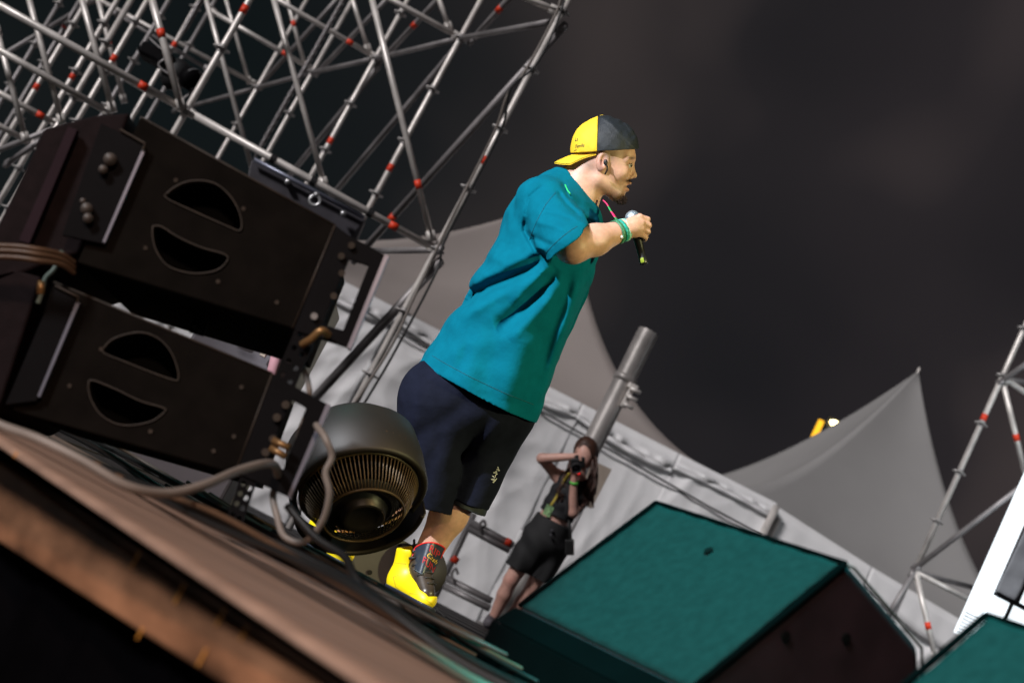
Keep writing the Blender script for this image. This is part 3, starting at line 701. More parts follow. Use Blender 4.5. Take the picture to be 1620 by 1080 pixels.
# right-hand rigging of the upper cabinet: open frame with a bare metal edge
plate(c1, [(534, 362), (611, 404), (551, 550), (470, 524)], [(552, 410), (583, 420), (543, 522), (510, 513)], 2.985)
plate(c1, [(530, 356), (552, 372), (490, 526), (466, 519)], None, 3.0, 'side_rail', th=.06)
MB().prism([P(609, 402, 2.982), P(615, 405, 2.982), P(555, 553, 2.982), P(549, 549, 2.982)], (0, .03, 0)).build('bare_edge', M['rigedge'], c1)
for u, v in ((556, 388), (541, 432), (528, 468), (497, 500), (540, 405), (513, 528)): MB().tube(P(u, v, 2.99), P(u, v, 2.975), .007, n=10).build('bolt', M['chrome'] if u == 497 else M['cabedge'], c1)
MB().path(smooth_path([P(520, 530, 2.97), P(508, 523, 2.95), P(492, 536, 2.96), (P(478, 545, 2.98))]), .008).build('latch_handle', M['brass'], c1, smooth=True)
# left-hand rigging of the upper cabinet
plate(c1, [(160, 195), (228, 228), (164, 386), (98, 372)], None, 2.985)
MB().prism([P(225, 236, 2.982), P(229, 239, 2.982), P(166, 384, 2.982), P(162, 382, 2.982)], (0, .02, 0)).build('bare_edge', M['rigedge'], c1)
MB().path([P(190, 205, 2.98), P(229, 227, 2.98), P(226, 238, 2.98)], .0025).build('worn_corner', M['cabedge'], c1)
for u, v, r in ((174, 252, .013), (163, 268, .009), (137, 330, .012), (139, 345, .010), (131, 318, .006)): MB().tube(P(u, v, 2.99), P(u, v, 2.965), r, n=12).build('bolt', mat('dusty_bolt', (.06, .05, .045), .5), c1, smooth=True)
MB().prism([P(108, 200, CY+.0), P(122, 205, CY), P(46, 385, CY), P(30, 380, CY)], (0, .02, 0)).build('grille_strip', mat('plum_grille_strip', (.020, .010, .015), .7, spec=.1), c1)
# lower cabinet rigging
plate(c2, [(88, 452), (122, 470), (58, 634), (8, 640)], None, 2.985)
MB().prism([P(121, 476, 2.982), P(126, 479, 2.982), P(63, 628, 2.982), P(59, 626, 2.982)], (0, .02, 0)).build('bare_edge', M['rigedge'], c2)
MB().path([P(88, 452, 2.98), P(124, 470, 2.98), P(122, 478, 2.98)], .0025).build('worn_corner', M['cabedge'], c2)
plate(c2, [(434, 594), (520, 640), (462, 788), (374, 748)], [(462, 632), (486, 646), (448, 742), (420, 728)], 2.985)
MB().prism([P(517, 637, 2.982), P(523, 641, 2.982), P(459, 789, 2.982), P(454, 786, 2.982)], (0, .03, 0)).build('bare_edge', M['rigedge'], c2)
plate(c2, [(431, 590), (452, 602), (392, 756), (372, 748)], None, 3.0, 'side_rail', th=.06)
for u, v in ((438, 660), (432, 694), (420, 715), (452, 640)): MB().tube(P(u, v, 2.99), P(u, v, 2.97), .008, n=10).build('bolt', M['cabedge'], c2)
for a, b in (((428, 708), (452, 722)), ((432, 696), (458, 708))): MB().tube(P(*a, 2.97), P(*b, 2.96), .007).build('latch_pin', M['brass'], c2, smooth=True)
# perforated link bar between the cabinets
def holed_bar(parent, a, b, w_, y, n, name):
    A_ = P(*a, y); B_ = P(*b, y); d = nrm(B_-A_); s = nrm(np.cross(d, (0, 1, 0)))
    o = MB().prism([A_-s*w_, B_-s*w_, B_+s*w_, A_+s*w_], (0, .012, 0)).build(name, M['rig'], parent)
    cut = []
    for k in range(n):
        for sd in (-.42, .42):
            q = A_+(B_-A_)*((k+.5+.25*(sd > 0))/n)+s*w_*sd; cut.append(MB().tube(q-U3(0, .02, 0), q+U3(0, .03, 0), .0056, n=10).build('cutter', M['rig'], parent))
    carve(o, cut); return o
holed_bar(c1, (486, 520), (440, 628), .022, 2.99, 5, 'link_bar')
holed_bar(c1, (322, 492), (310, 528), .016, 3.3, 2, 'link_bar')
holed_bar(c2, (398, 742), (366, 838), .016, 2.99, 6, 'rear_leg')
MB().box(P(366, 838, 3.0), .05, .08, .008).build('foot', M['rig'], c2, bevel=.002)
# small fittings at the hinge between the cabinets
MB().path(smooth_path([P(98, 398, 2.98), P(86, 425, 2.97), P(72, 440, 2.97), P(66, 462, 2.97), P(60, 480, 2.97)]), .005).build('safety_wire', mat('pale_green_wire', (.12, .16, .14), .5), c2, smooth=True)
MB().tube(P(66, 445, 2.97), P(64, 465, 2.97), .008).build('wire_ferrule', M['brass'], c2, smooth=True)
for k, (v0, v1) in enumerate(((388, 396), (396, 404), (406, 412))):
    cable('speaker_cable', [P(-40, v0, 2.9), P(20, v0+1, 2.9), P(60, v0+6, 2.9), P(96, v1+6, 2.93), P(118, v1+20, 2.96)], .0055, 'browncable', ['uppermost', 'middle', 'lowest'][k]+' of the three brown cables crossing between the cabinets at the left edge', 'cable')

# ================================================================ drum fan
FD = 4.25; px = FD/FPX
ax_ = nrm(-Fw*.68 - CU*.70 + CR*.20)         # axis towards the lens and down the picture
Cf = C(568, 778, FD)
fan = empty('drum_fan', C(590, 892, FD), 'black round stage fan with slotted grille, tilted down beside the loudspeakers', 'fan')
rx = nrm(CU-ax_*np.dot(CU, ax_)); ry = nrm(np.cross(ax_, rx))
M['fanblk'] = mat('glossy_black_plastic', (.006, .0045, .003), .55, var=.3, vscale=9, spec=.6)
M['fanbar'] = mat('bronze_black_bars', (.085, .062, .036), .45, metal=.3, var=.3)
R1, R2, H12 = 93*px, 64*px, .085
MB().lathe(Cf, ax_, [(.002, R1*1.07), (.008, R1*1.13), (.0, R1*1.16), (-.08, R1*1.17), (-.16, R1*1.12), (-.20, R1*.9), (-.21, R1*.5), (-.21, .001)], n=72, a0=R(-118), a1=R(118), ref=rx).build('shroud', M['fanblk'], fan, smooth=True).modifiers.new('solid', 'SOLIDIFY').thickness = .004
MB().lathe(Cf, ax_, [(-.012, R1*.99), (-.18, R1*.9), (-.185, .001)], n=48).build('inner_drum', M['hole'], fan, smooth=True)
MB().torus(Cf, ax_, R1, .0045, n=80, k=8).build('outer_ring', M['fanbar'], fan, smooth=True)
MB().torus(Cf+ax_*.085, ax_, R2, .004, n=64, k=8, ref=rx).build('inner_ring', M['fanbar'], fan, smooth=True)
for k in range(84):
    a = 2*math.pi*k/84; d = math.cos(a)*rx+math.sin(a)*ry
    MB().path([Cf+d*R1-ax_*.03, Cf+d*R1, Cf+d*(R1*.45+R2*.55)+ax_*.056, Cf+d*R2+ax_*.085], .0019, n=5).build('grille_bar', M['fanbar'], fan, smooth=True)
for k in range(10): MB().torus(Cf+ax_*(.083-k*.003), ax_, R2*(.95-k*.045), .0012, n=48, k=5).build('hub_ring', M['fanblk'], fan, smooth=True)
MB().lathe(Cf+ax_*.045, ax_, [(.0, R2*.97), (.02, R2*.8), (.026, R2*.56), (.05, R2*.54), (.055, R2*.48), (.046, R2*.38), (.045, .0005)], n=48).build('hub', mat('hub_black', (.012, .012, .012), .4, spec=.5), fan, smooth=True)
for k in range(7):
    a = R(250+k*9); MB().sphere(Cf+ax_*.10+(math.cos(a)*rx+math.sin(a)*ry)*R2*.5, .0022, n=6, m=4).build('rivet', M['cabedge'], fan)
MB().lathe(C(572, 808, FD+.03), ax_, [(.006, R1*1.05), (.012, R1*1.09), (.0, R1*1.12), (-.07, R1*1.12)], n=50, a0=R(95), a1=R(265), ref=rx).build('yoke', M['fanblk'], fan, smooth=True).modifiers.new('solid', 'SOLIDIFY').thickness = .006
for k, a in enumerate((-18, -24, -31, -37)):
    d = math.cos(R(a))*rx+math.sin(R(a))*ry; MB().sphere(Cf+d*R1*1.175-ax_*.06, .0055, n=10, m=6, rad=(1, 1, .5), ax=np.array([ax_, np.cross(d, ax_), d])).build('stud', M['brass'], fan, smooth=True)
fz = C(575, 892, FD)[2]
MB().tube(U3(Cf[0]-.02, Cf[1]+.12, 0), Cf-ax_*.12, .02).build('stem', M['rig'], fan, smooth=True)
MB().tube(U3(Cf[0]-.02, Cf[1]+.12, 0), U3(Cf[0]-.02, Cf[1]+.12, .012), .13, n=36).build('base', M['rig'], fan, smooth=False, bevel=.003)

M['shadebind'] = mat('black_shade_and_binding', (.0015, .0018, .002), 1.0, spec=0.02)  # black for the edge binding and for the painted shade below the slope
# ================================================================ floor monitors
def wedge(B, beta, label, W_=.57):
    "B: top corner nearest on the right. extrusion runs from B away"
    wv = U3(-math.cos(beta), math.sin(beta), 0); s = U3(math.sin(beta), math.cos(beta), 0)
    t = empty('floor_monitor', U3(B[0], B[1], 0)+wv*W_/2, label, 'stage monitor', 'wedge floor monitors in the foreground')
    zt = B[2]
    prof = [(-.225, .006), (-.225, .10), (-.19, .145), (0, zt), (.02, zt+.002), (.25, zt-.055), (.40, .20), (.43, .12), (.43, .006)]
    pts = [U3(B[0], B[1], 0)+s*a+UP*z for a, z in prof]
    MB().prism(pts, wv*W_).build('cabinet', M['wedgeside'], t, bevel=.02, seg=4)
    # cover on the sloping back face, sits 4 mm proud
    nrmv = nrm(np.cross(wv, pts[3]-pts[2])); nrmv = nrmv if nrmv[2] > 0 else -nrmv
    a, b = pts[2], pts[3]; in0, in1 = a+(b-a)*.0, a+(b-a)*.985
    g = []
    for i in range(33):
        for j in range(25):
            q = in0+(in1-in0)*(j/24)+wv*(.012+(W_-.024)*i/32); g.append(q+nrmv*(.004+.0012*math.sin(i*1.3+j*.7)*math.sin(j*1.1)))
    F = [[i*25+j, (i+1)*25+j, (i+1)*25+j+1, i*25+j+1] for i in range(32) for j in range(24)]
    mesh_obj('sloping_cover', g, F, M['wedgeface'], t, True).modifiers.new('solid', 'SOLIDIFY').thickness = -.004
    f0 = pts[1]; f1 = pts[2]
    MB().prism([f0+wv*.16+UP*-.085+s*-.002, f0+wv*.40+UP*-.085+s*-.002, f0+wv*.40+UP*-.005+s*-.002, f0+wv*.16+UP*-.005+s*-.002], -s*.004).build('connector_plate', M['hole'], t)
    MB().prism([pts[1]-s*.001+UP*.0, pts[1]-s*.001+wv*W_, pts[2]-s*.004+wv*W_-UP*.004, pts[2]-s*.004-UP*.004], -s*.006-UP*.0).build('lower_shade_panel', M['shadebind'], t, bevel=.004)  # black panels over the lower face: its shade put into the colour
    MB().prism([pts[0]-s*.001, pts[0]-s*.001+wv*W_, pts[1]-s*.001+wv*W_-UP*.001, pts[1]-s*.001-UP*.001], -s*.006).build('lower_shade_panel', M['shadebind'], t, bevel=.003)
    MB().tube(in0+(in1-in0)*.80+wv*W_*.52+nrmv*.003, in0+(in1-in0)*.80+wv*W_*.52+nrmv*.009, .009, n=12).build('mount_hole', M['hole'], t)
    for ea_, eb2 in ((pts[2], pts[3]), (pts[2]+wv*W_, pts[3]+wv*W_), (pts[3], pts[3]+wv*W_)): MB().tube(ea_+nrmv*.002, eb2+nrmv*.002, .006, n=10).build('edge_binding', M['shadebind'], t, smooth=True)
    for (fa_, fz_) in ((.07, .02), (.32, .10), (-.06, .07)):
        q = U3(B[0], B[1], 0)+s*fa_+UP*(zt-.09-fz_); MB().tube(q-wv*-.0, q-wv*.006, .009, n=10).build('screw', M['hole'], t)
    q = U3(B[0], B[1], 0)+s*.10+UP*.16
    MB().box(q-wv*.002, .14, .01, .075, ax=np.array([s, wv, UP])).build('side_handle', M['hole'], t, bevel=.02)
    MB().path([pts[3]-wv*.002, pts[4]-wv*.002, pts[5]-wv*.002, pts[6]-wv*.002], .0028, n=6).build('worn_edge', M['cabedge'], t, smooth=True)
    for i, j in ((.06, -.19), (.5, -.19), (.06, .38), (.5, .38)):
        MB().tube(U3(B[0], B[1], 0)+wv*i+s*j, U3(B[0], B[1], 0)+wv*i+s*j+UP*.008, .015, n=10).build('rubber_foot', M['rubber'], t)
    return t
B1 = P(1338, 893, 2.62)
wedge(B1, R(61), 'large wedge floor monitor lit teal in front of the photographer')
A2 = P(1560, 974, 2.30); bt = R(61)
wedge(A2+U3(math.cos(bt), -math.sin(bt), 0)*.57, bt, 'wedge floor monitor cut off by the bottom right corner')

# ================================================================ cables
cable('thick_grey_cable', [P(-60, 640, 2.55), P(0, 672, 2.55), P(60, 694, 2.52), P(130, 728, 2.5), P(200, 768, 2.5), P(262, 780, 2.55), P(320, 768, 2.62), P(375, 745, 2.75), P(420, 733, 2.85), P(436, 738, 2.95), P(440, 756, 3.0)], .0085, 'greycable', 'thick grey cable running along the stage edge and up into the lower loudspeaker', 'cable', n=10)
cable('looped_cable', [P(500, 672, 2.95), P(514, 692, 2.9), P(525, 722, 2.9), P(515, 748, 2.9), P(521, 782, 2.9), P(510, 824, 2.92), P(482, 856, 2.95), P(450, 848, 2.97), P(438, 815, 3.0), P(432, 782, 3.02), P(445, 760, 3.03)], .0068, 'greycable', 'pale brown cable hanging in an open loop beside the fan', 'cable', n=10)
for u, v in ((513, 748), (505, 828), (438, 822)):
    pass
cable('looped_cable', [P(470, 560, 3.1), P(486, 600, 3.1), P(490, 640, 3.05), P(478, 672, 3.02), P(470, 700, 3.02)], .006, 'greycable', 'pale cable curving down between the two loudspeaker brackets', 'cable')
ct = M['rubber']
rng = random.Random(5)
def floorcable(pts, r, m, label, group):
    o = []
    for k, (x, y, z) in enumerate(pts): o.append(U3(x, y, max(z, r)+.001))
    return cable('floor_cable', o, r, m, label, 'cable', group, n=7, k=6)
g1 = 'cables tangled on the floor behind the stage edge'
cols = ['rubber', 'rubber', 'rubber', 'browncable', 'rubber', 'dustycable', 'rubber']
for k in range(34):
    t0_ = rng.random()*.9; pts = []; base = rng.uniform(.05, .75); L0 = rng.uniform(-1.15, .2); z0 = rng.choice([.0, .012, .024, .036])
    for i in range(9):
        x = L0+i*.19+rng.uniform(-.03, .03)
        # distance from the light board's back line
        yb = ba_[1]+(x-ba_[0])*(dirb[1]/dirb[0])
        pts.append((x, yb+base*.55+.13*math.sin(i*rng.uniform(.8, 1.4)+k)+rng.uniform(-.05, .05)+.05, z0+rng.uniform(0, .018)))
    m = cols[k % 7]
    floorcable(pts, rng.uniform(.003, .0055), m, {'rubber': 'black cable in the tangle on the floor behind the stage edge', 'browncable': 'brown cable in the tangle on the floor behind the stage edge', 'dustycable': 'dusty grey cable in the tangle on the floor behind the stage edge'}[m], {'rubber': 'black cables', 'browncable': 'brown cables', 'dustycable': 'grey cables'}[m]+' tangled behind the stage edge')
# cables humped together over the front of the boots and the wedge
for k in range(9):
    y = 2.62-.06*k; m = ['rubber', 'browncable', 'rubber'][k % 3]
    P0 = P(540+6*k, 870+8*k, 3.0-.02*k)
    pts = [U3(-.62+.02*k, 2.95-.02*k, .02), U3(-.30, 2.75-.03*k, .03+.006*(k % 4)), U3(-.05, 2.62-.05*k, .035+.008*(k % 3)), U3(.15, 2.45-.05*k+.04*math.sin(k), .03), U3(.38, 2.22-.03*k, .02+.01*(k % 3)), U3(.62, 2.0-.02*k, .015), U3(.85, 1.8, .01)]
    cable('floor_cable', pts, .0045+.0008*(k % 3), m, {'rubber': 'black cable sweeping along the floor from the fan to the big wedge', 'browncable': 'brown cable sweeping along the floor from the fan to the big wedge'}[m], 'cable', {'rubber': 'black', 'browncable': 'brown'}[m]+' cables sweeping to the wedge')
# loom end in teal light near the fan foot
cable('cable_loom', [U3(*P(455, 800, 2.9)), P(500, 850, 2.85), P(545, 880, 2.8), P(560, 910, 2.75), P(590, 945, 2.7)*U3(1, 1, 1), P(640, 985, 2.6), P(700, 1020, 2.5)], .008, 'rubber', 'bundled black loom sagging from the bracket past the fan foot', 'cable bundle', n=10)
for k, (u, v) in enumerate(((270, 795), (330, 805))):
    pass
cn = empty('cable_connector', G(322, 806), 'small orange cable plug on the floor near the rear speaker leg', 'plug')
q = P(318, 806, 2.9); MB().tube(q, q+U3(.03, .01, .004), .011, n=12).build('shell', mat('orange_plug', (.5, .2, .06), .4), cn, smooth=True); MB().tube(q+U3(.03, .01, .004), q+U3(.05, .016, .006), .007, n=10).build('strain_relief', M['rubber'], cn, smooth=True)
# ================================================================ the singer
DS = 5.16
def W(u, v, w=0.0): return C(u, v, DS+w)
def uvw(p, D0):
    q = p-CAM; d = q@Fw; return 810+FPX*(q@CR)/d, 540-FPX*(q@CU)/d, d-D0
S_ = DS/FPX
AX3 = np.array([CR, CU, Fw])
M['skin'] = mat('skin', (.5, .3, .2), .48, attr=True, var=.11, vscale=55, bump=.45, bscale=240, bdist=.0012, sss=.06, spec=.45)
M['shirt'] = mat('teal_cotton', (.0006, .118, .178), .9, var=.08, vscale=26, bump=.5, bscale=34, bdist=.005, spec=.06)
M['shorts'] = mat('navy_jersey', (.0068, .0085, .0180), .9, var=.14, vscale=30, bump=.5, bscale=26, bdist=.007, spec=.08)
M['cream'] = mat('white_thread', (.7, .7, .68), .7)
SK = np.array([.60, .345, .25])
def tint_gauss(V, base, D0, spots):
    u, v, w = uvw(V, D0); c = np.tile(base, (len(V), 1))
    for (cu_, cv_, ru, rv, wmax, colr, amt) in spots:
        g = np.exp(-(((u-cu_)/ru)**2+((v-cv_)/rv)**2))*amt*(w < wmax)
        c = c*(1-g[:, None])+np.array(colr)*g[:, None]
    return c
perf = empty('person', G(660, 968)*0+U3(W(660, 960)[0], W(660, 960)[1], 0), 'singer in long teal t-shirt, backwards yellow cap and yellow boots, holding a microphone', 'person')
def orient(V, F):
    a, b, c = V[F[:, 0]], V[F[:, 1]], V[F[:, 2]]
    return F if np.einsum('ij,ij->i', a, np.cross(b, c)).sum()-np.einsum('ij,ij->i', np.tile(V.mean(0), (len(F), 1)), np.cross(b-a, c-a)).sum() > 0 else F[:, ::-1]
def sdf_obj(name, f, lo, hi, h, m, parent, tintf=None, band=1.5):
    V, F = polygonise(f, lo, hi, h, band); F = orient(V, F)
    return mesh_obj(name, V, F, m, parent, True, tint=tintf(V) if tintf else None)
def bounds(pts, pad):
    a = np.array(pts); return a.min(0)-pad, a.max(0)+pad
def bpx(f, u0, v0, u1, v1, w0, w1, pad=.02):
    return bounds([f(u, v, w_) for u in (u0, u1) for v in (v0, v1) for w_ in (w0, w1)], pad)
gdir = .433*CR+.901*CU; edir = .901*CR-.433*CU
SA = W(752, 618, .02)
LT = [(-3, -103, 107, .25), (20, -101, 107, .252), (48, -92, 104, .25), (90, -85, 99, .245), (137, -79, 100, .24), (184, -75, 98, .235), (229, -74, 94, .23), (276, -79, 85, .235), (316, -76, 76, .225), (340, -64, 56, .175), (358, -50, 34, .11), (370, -38, 16, .07)]
def torso_tab(k=0.0, kd=0.0, s0=-60):
    t = [(s0*S_, 2*S_, 0, 104*S_-k, .25-kd)]
    return t+[(s*S_, (a+b)/2*S_, 0, max((b-a)/2*S_-k, .012), max(d-kd, .03)) for s, a, b, d in LT]
TAB = torso_tab()
TABB = [(r[0], r[1], r[2], max(r[3]-(.085 if r[0] < .1 else .075 if r[0] < .5 else .05), .02), max(r[4]-(.09 if r[0] < .1 else .065), .03)) for r in torso_tab(s0=-10)]
SH, EL, WR = W(866, 330, -.15), W(906, 388, -.33), W(984, 365, -.225)
FSH, FEL, FWR = W(850, 335, .20), W(800, 450, .22), W(820, 545, .16)
LEG1 = [W(725, 625, -.08), W(672, 775, -.06), W(536, 830, .03)]
LEG2 = [W(790, 640, .10), W(740, 768, .04), W(668, 890, .05)]
mic_a, mic_b = W(1000.5, 345, -.185), W(1018, 414, -.185)
MCP = [W(1012, 343, -.222), W(1015, 352, -.224), W(1015, 361.5, -.222), W(1013, 370, -.216)]
PIP = [W(1024.5, 347, -.205), W(1026.5, 356.5, -.205), W(1025, 366.5, -.203), W(1021.5, 376, -.200)]
DIP = [W(1023, 349, -.172), W(1024.5, 359, -.170), W(1023, 369, -.170), W(1020, 378.5, -.170)]
TIP = [W(1010, 351, -.160), W(1011, 361, -.158), W(1011, 371, -.158), W(1009.5, 380, -.160)]
def head_sdf(p):
    d = ell(p, W(956, 237, 0), (.092, .100, .076), AX3)
    d = smin(d, ell(p, W(966, 262, 0), (.070, .088, .066), AX3), .03)
    d = smin(d, cap(p, W(934, 268, 0), W(908, 322, .0), .064, .084), .035)          # neck
    d = smin(d, cap(p, W(924, 272, 0), W(893, 305, 0), .046, .055), .04)
    for s in (-1, 1):
        d = smin(d, cap(p, W(947, 284, s*.052), W(974, 306, s*.018), .020, .018), .03)   # jaw
        d = smin(d, ell(p, W(980, 273, s*.038), (.030, .026, .022), AX3), .02)          # cheek
        d = smin(d, cap(p, W(1000, 252, s*.012), W(991, 252, s*.052), .0105, .009), .014)    # brow
    d = smin(d, ell(p, W(991, 243, 0), (.028, .03, .056), AX3), .02)                 # forehead
    d = smin(d, ell(p, W(976, 306, 0), (.026, .026, .026), AX3), .02)                # chin
    d = smin(d, ell(p, W(980, 292, 0), (.030, .026, .032), AX3), .015)               # muzzle
    for s in (-1, 1):
        d = smax(d, -ell(p, W(1002, 260.5, s*.034), (.018, .0115, .017), AX3), .012)
        d = smin(d, ell(p, W(992.5, 261, s*.031), (.0135, .0125, .0125), AX3), .003)
        d = smin(d, ell(p, W(996.0, 257.7, s*.032), (.0085, .0042, .017), AX3), .004)
    d = smin(d, cap(p, W(998, 256, 0), W(1001.5, 276, 0), .0075, .0115), .012)       # nose
    d = smin(d, ell(p, W(1003, 278, 0), (.0105, .0092, .0105), AX3), .006)
    for s in (-1, 1): d = smin(d, ell(p, W(997.5, 281, s*.0125), (.0095, .0065, .0075), AX3), .005)
    d = smin(d, ell(p, W(994.3, 290.3, 0), (.0115, .0055, .021), AX3), .005)         # lips
    d = smin(d, ell(p, W(990.8, 300.5, 0), (.0115, .0062, .019), AX3), .005)
    d = smax(d, -ell(p, W(996.5, 295.3, 0), (.019, .0046, .020), AX3), .004)
    for s in (-1, 1):                                                                # ears
        ea = nrm(CU+.22*CR); eb = nrm(np.cross(ea, Fw)); eax = np.array([eb, ea, Fw])
        e_ = ell(p, W(953.5, 255, s*.078), (.0215, .0355, .012), eax)
        e_ = smax(e_, -ell(p, W(956, 252.5, s*.092), (.0125, .0235, .014), eax), .004)
        e_ = smin(e_, cap(p, W(959, 250, s*.076), W(958, 262, s*.076), .006, .007), .006)
        d = smin(d, e_, .007)
    return d
def hand_sdf(p):
    # right hand closed on the microphone
    h_ = smin(cap(p, WR, W(1000, 359, -.222), .0315, .030), ell(p, W(1006, 358, -.222), (.028, .036, .017), AX3), .015)
    for k in range(4):
        r = (.0098, .0102, .0098, .0088)[k]
        q = smin(cap(p, W(1001, 352+5*k, -.220), MCP[k], .010, r+.0014), cap(p, MCP[k], PIP[k], r, r-.0003), .004)
        q = smin(q, smin(cap(p, PIP[k], DIP[k], r-.0003, r-.0008), cap(p, DIP[k], TIP[k], r-.0008, r-.0018), .003), .003)
        h_ = smin(h_, q, .0045)
    th = smin(cap(p, W(994, 356, -.208), W(1000, 348.5, -.196), .015, .0115), cap(p, W(1000, 348.5, -.196), W(1013, 343.5, -.172), .0115, .0085), .006)
    h_ = smin(h_, th, .008)
    return h_
def near(f, p, c, r):
    out_ = np.linalg.norm(p-c, axis=1)-r*.62; m = out_ < r*.38
    if m.any(): out_[m] = f(p[m])
    return out_
def body(p):
    d = near(head_sdf, p, W(950, 270), .36)
    # torso, arms
    d = smin(d, loft(p, SA, gdir, edir, Fw, TABB), .05)
    d = smin(d, smin(cap(p, SH, SH*.45+EL*.55, .052, .060), cap(p, SH*.45+EL*.55, EL, .060, .057), .02), .03)
    fm = EL*.55+WR*.45+CU*-.004
    f_ = smin(cap(p, EL, fm, .0555, .050), cap(p, fm, WR, .050, .0325), .02)
    d = smin(d, f_, .02)
    d = smin(d, cap(p, FSH, FEL, .052, .050), .03); d = smin(d, cap(p, FEL, FWR, .05, .034), .02)
    d = smin(d, ell(p, FWR+(FWR-FEL)*.28, (.03, .05, .02), AX3), .02)
    d = smin(d, near(hand_sdf, p, W(1006, 359, -.2), .17), .014)
    # legs
    for (a, b, c) in (LEG1, LEG2):
        d = smin(d, cap(p, a, b, .074, .056), .05)
    a, b, c = LEG2
    cm = b*.62+c*.38-CR*.006
    d = smin(d, smin(cap(p, b, cm, .056, .062), cap(p, cm, c, .061, .043), .03), .02)
    a, b, c = LEG1
    cm = b*.62+c*.38
    d = smin(d, smin(cap(p, b, cm, .056, .060), cap(p, cm, c, .060, .043), .03), .02)
    d = smin(d, ell(p, W(757, 622, .01), (.17, .12, .17), AX3), .05)
    return d
lo, hi = bounds([W(550, 170), W(1050, 170), W(1050, 940), W(560, 940), W(906, 388, -.45), W(800, 500, .36)], .03)
lo[2] = max(lo[2], .05)
SKIN_SPOTS = [
    (700, 830, 30, 30, 1, (.50, .32, .25), .5),
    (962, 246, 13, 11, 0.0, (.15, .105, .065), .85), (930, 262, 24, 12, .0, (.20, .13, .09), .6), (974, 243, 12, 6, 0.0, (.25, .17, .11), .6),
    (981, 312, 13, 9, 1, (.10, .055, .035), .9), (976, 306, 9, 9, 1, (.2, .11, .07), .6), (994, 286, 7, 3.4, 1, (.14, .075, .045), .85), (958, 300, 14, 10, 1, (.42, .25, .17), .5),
    (996, 291, 4, 2, 1, (.42, .14, .12), .7), (992, 300, 4.5, 2.4, 1, (.45, .15, .13), .75), (994, 295.5, 6, 1.8, 1, (.06, .015, .012), .9),
    (999, 250, 9, 2.2, 1, (.10, .06, .04), .8), (993, 261, 5, 1.5, 1, (.12, .07, .05), .6), (952, 258, 8, 12, -.03, (.62, .27, .20), .5),
    (905, 405, 26, 18, 0, (.62, .32, .26), .5), (1000, 352, 14, 10, 1, (.60, .36, .2), .3), (700, 830, 40, 40, 1, (.54, .31, .22), .5)]
bo = sdf_obj('body', body, lo, hi, .0029, M['skin'], perf, lambda V: tint_gauss(V, SK, DS, SKIN_SPOTS))
# eyes
for s in (-1, 1):
    MB().sphere(W(993.9, 261.6, s*.0315), .0118, n=16, m=12).build('eyeball', mat('eye_white', (.75, .72, .7), .2) if s < 0 else bpy.data.materials['eye_white'], perf, smooth=True)
    MB().sphere(W(997.6, 261.8, s*.0350), .0066, n=12, m=8).build('iris', mat('dark_iris', (.03, .018, .01), .15) if s < 0 else bpy.data.materials['dark_iris'], perf, smooth=True)
for s in (-1, 1):
    MB().path(smooth_path([W(1000.6, 258.6, s*.026), W(999.2, 258.9, s*.037), W(995.5, 259.4, s*.044)], 4), .0011, n=5).build('eyelash', mat('lash_black', (.02, .012, .01), .6) if s < 0 else bpy.data.materials['lash_black'], perf, smooth=True)
# goatee and moustache, clumps of short hair
rs = np.random.RandomState(3); hb = MB()
def hairs(mb, n, fn, L, r):
    for k in range(n):
        p, d = fn(rs); d = nrm(np.array(d)+rs.normal(0, .25, 3)); mb.tube(p, p+d*L*rs.uniform(.6, 1.2), r, r*.3, n=3, cap=False)
hairs(hb, 900, lambda r: ((lambda a, b: (W(980+9*a*np.cos(b), 311+7*a*np.sin(b), 0)+Fw*r.normal(0, .014)-Fw*0+nrm(.5*CR-CU)*.008, .5*CR-CU*.9))(r.rand()**.5, r.rand()*6.28)), .010, .0006)
hairs(hb, 260, lambda r: (W(993+r.normal(0, 2.2), 286+r.normal(0, 1.2), r.normal(0, .014)), .7*CR-CU), .007, .0005)
hb.build('beard', mat('dark_brown_beard', (.035, .02, .013), .6), perf, smooth=False)
hb = MB()
for s in (-1, 1): hairs(hb, 120, lambda r: (W(1000.5-2.5*r.rand()-3*abs(r.rand()), 250+r.normal(0, .8), s*(.014+.034*r.rand())), .3*CR+.5*CU), .006, .0005)
hb.build('eyebrow', bpy.data.materials['dark_brown_beard'], perf)
# in-ear monitor
ie = MB().sphere(W(958, 257, -.092), .0095, n=12, m=8, rad=(.8, 1.1, .6), ax=AX3).build('earpiece', M['rubber'], perf, smooth=True)
MB().path(smooth_path([W(958, 258, -.098), W(960.5, 264, -.098), W(960, 270, -.094), W(957, 276, -.085)]), .0028).build('ear_wire', M['rubber'], perf, smooth=True)
def snap0(p, f, off):
    q = np.array(p, float)
    for _ in range(40): q = q+Fw*(f(q)-off)[:, None]*.55
    return q
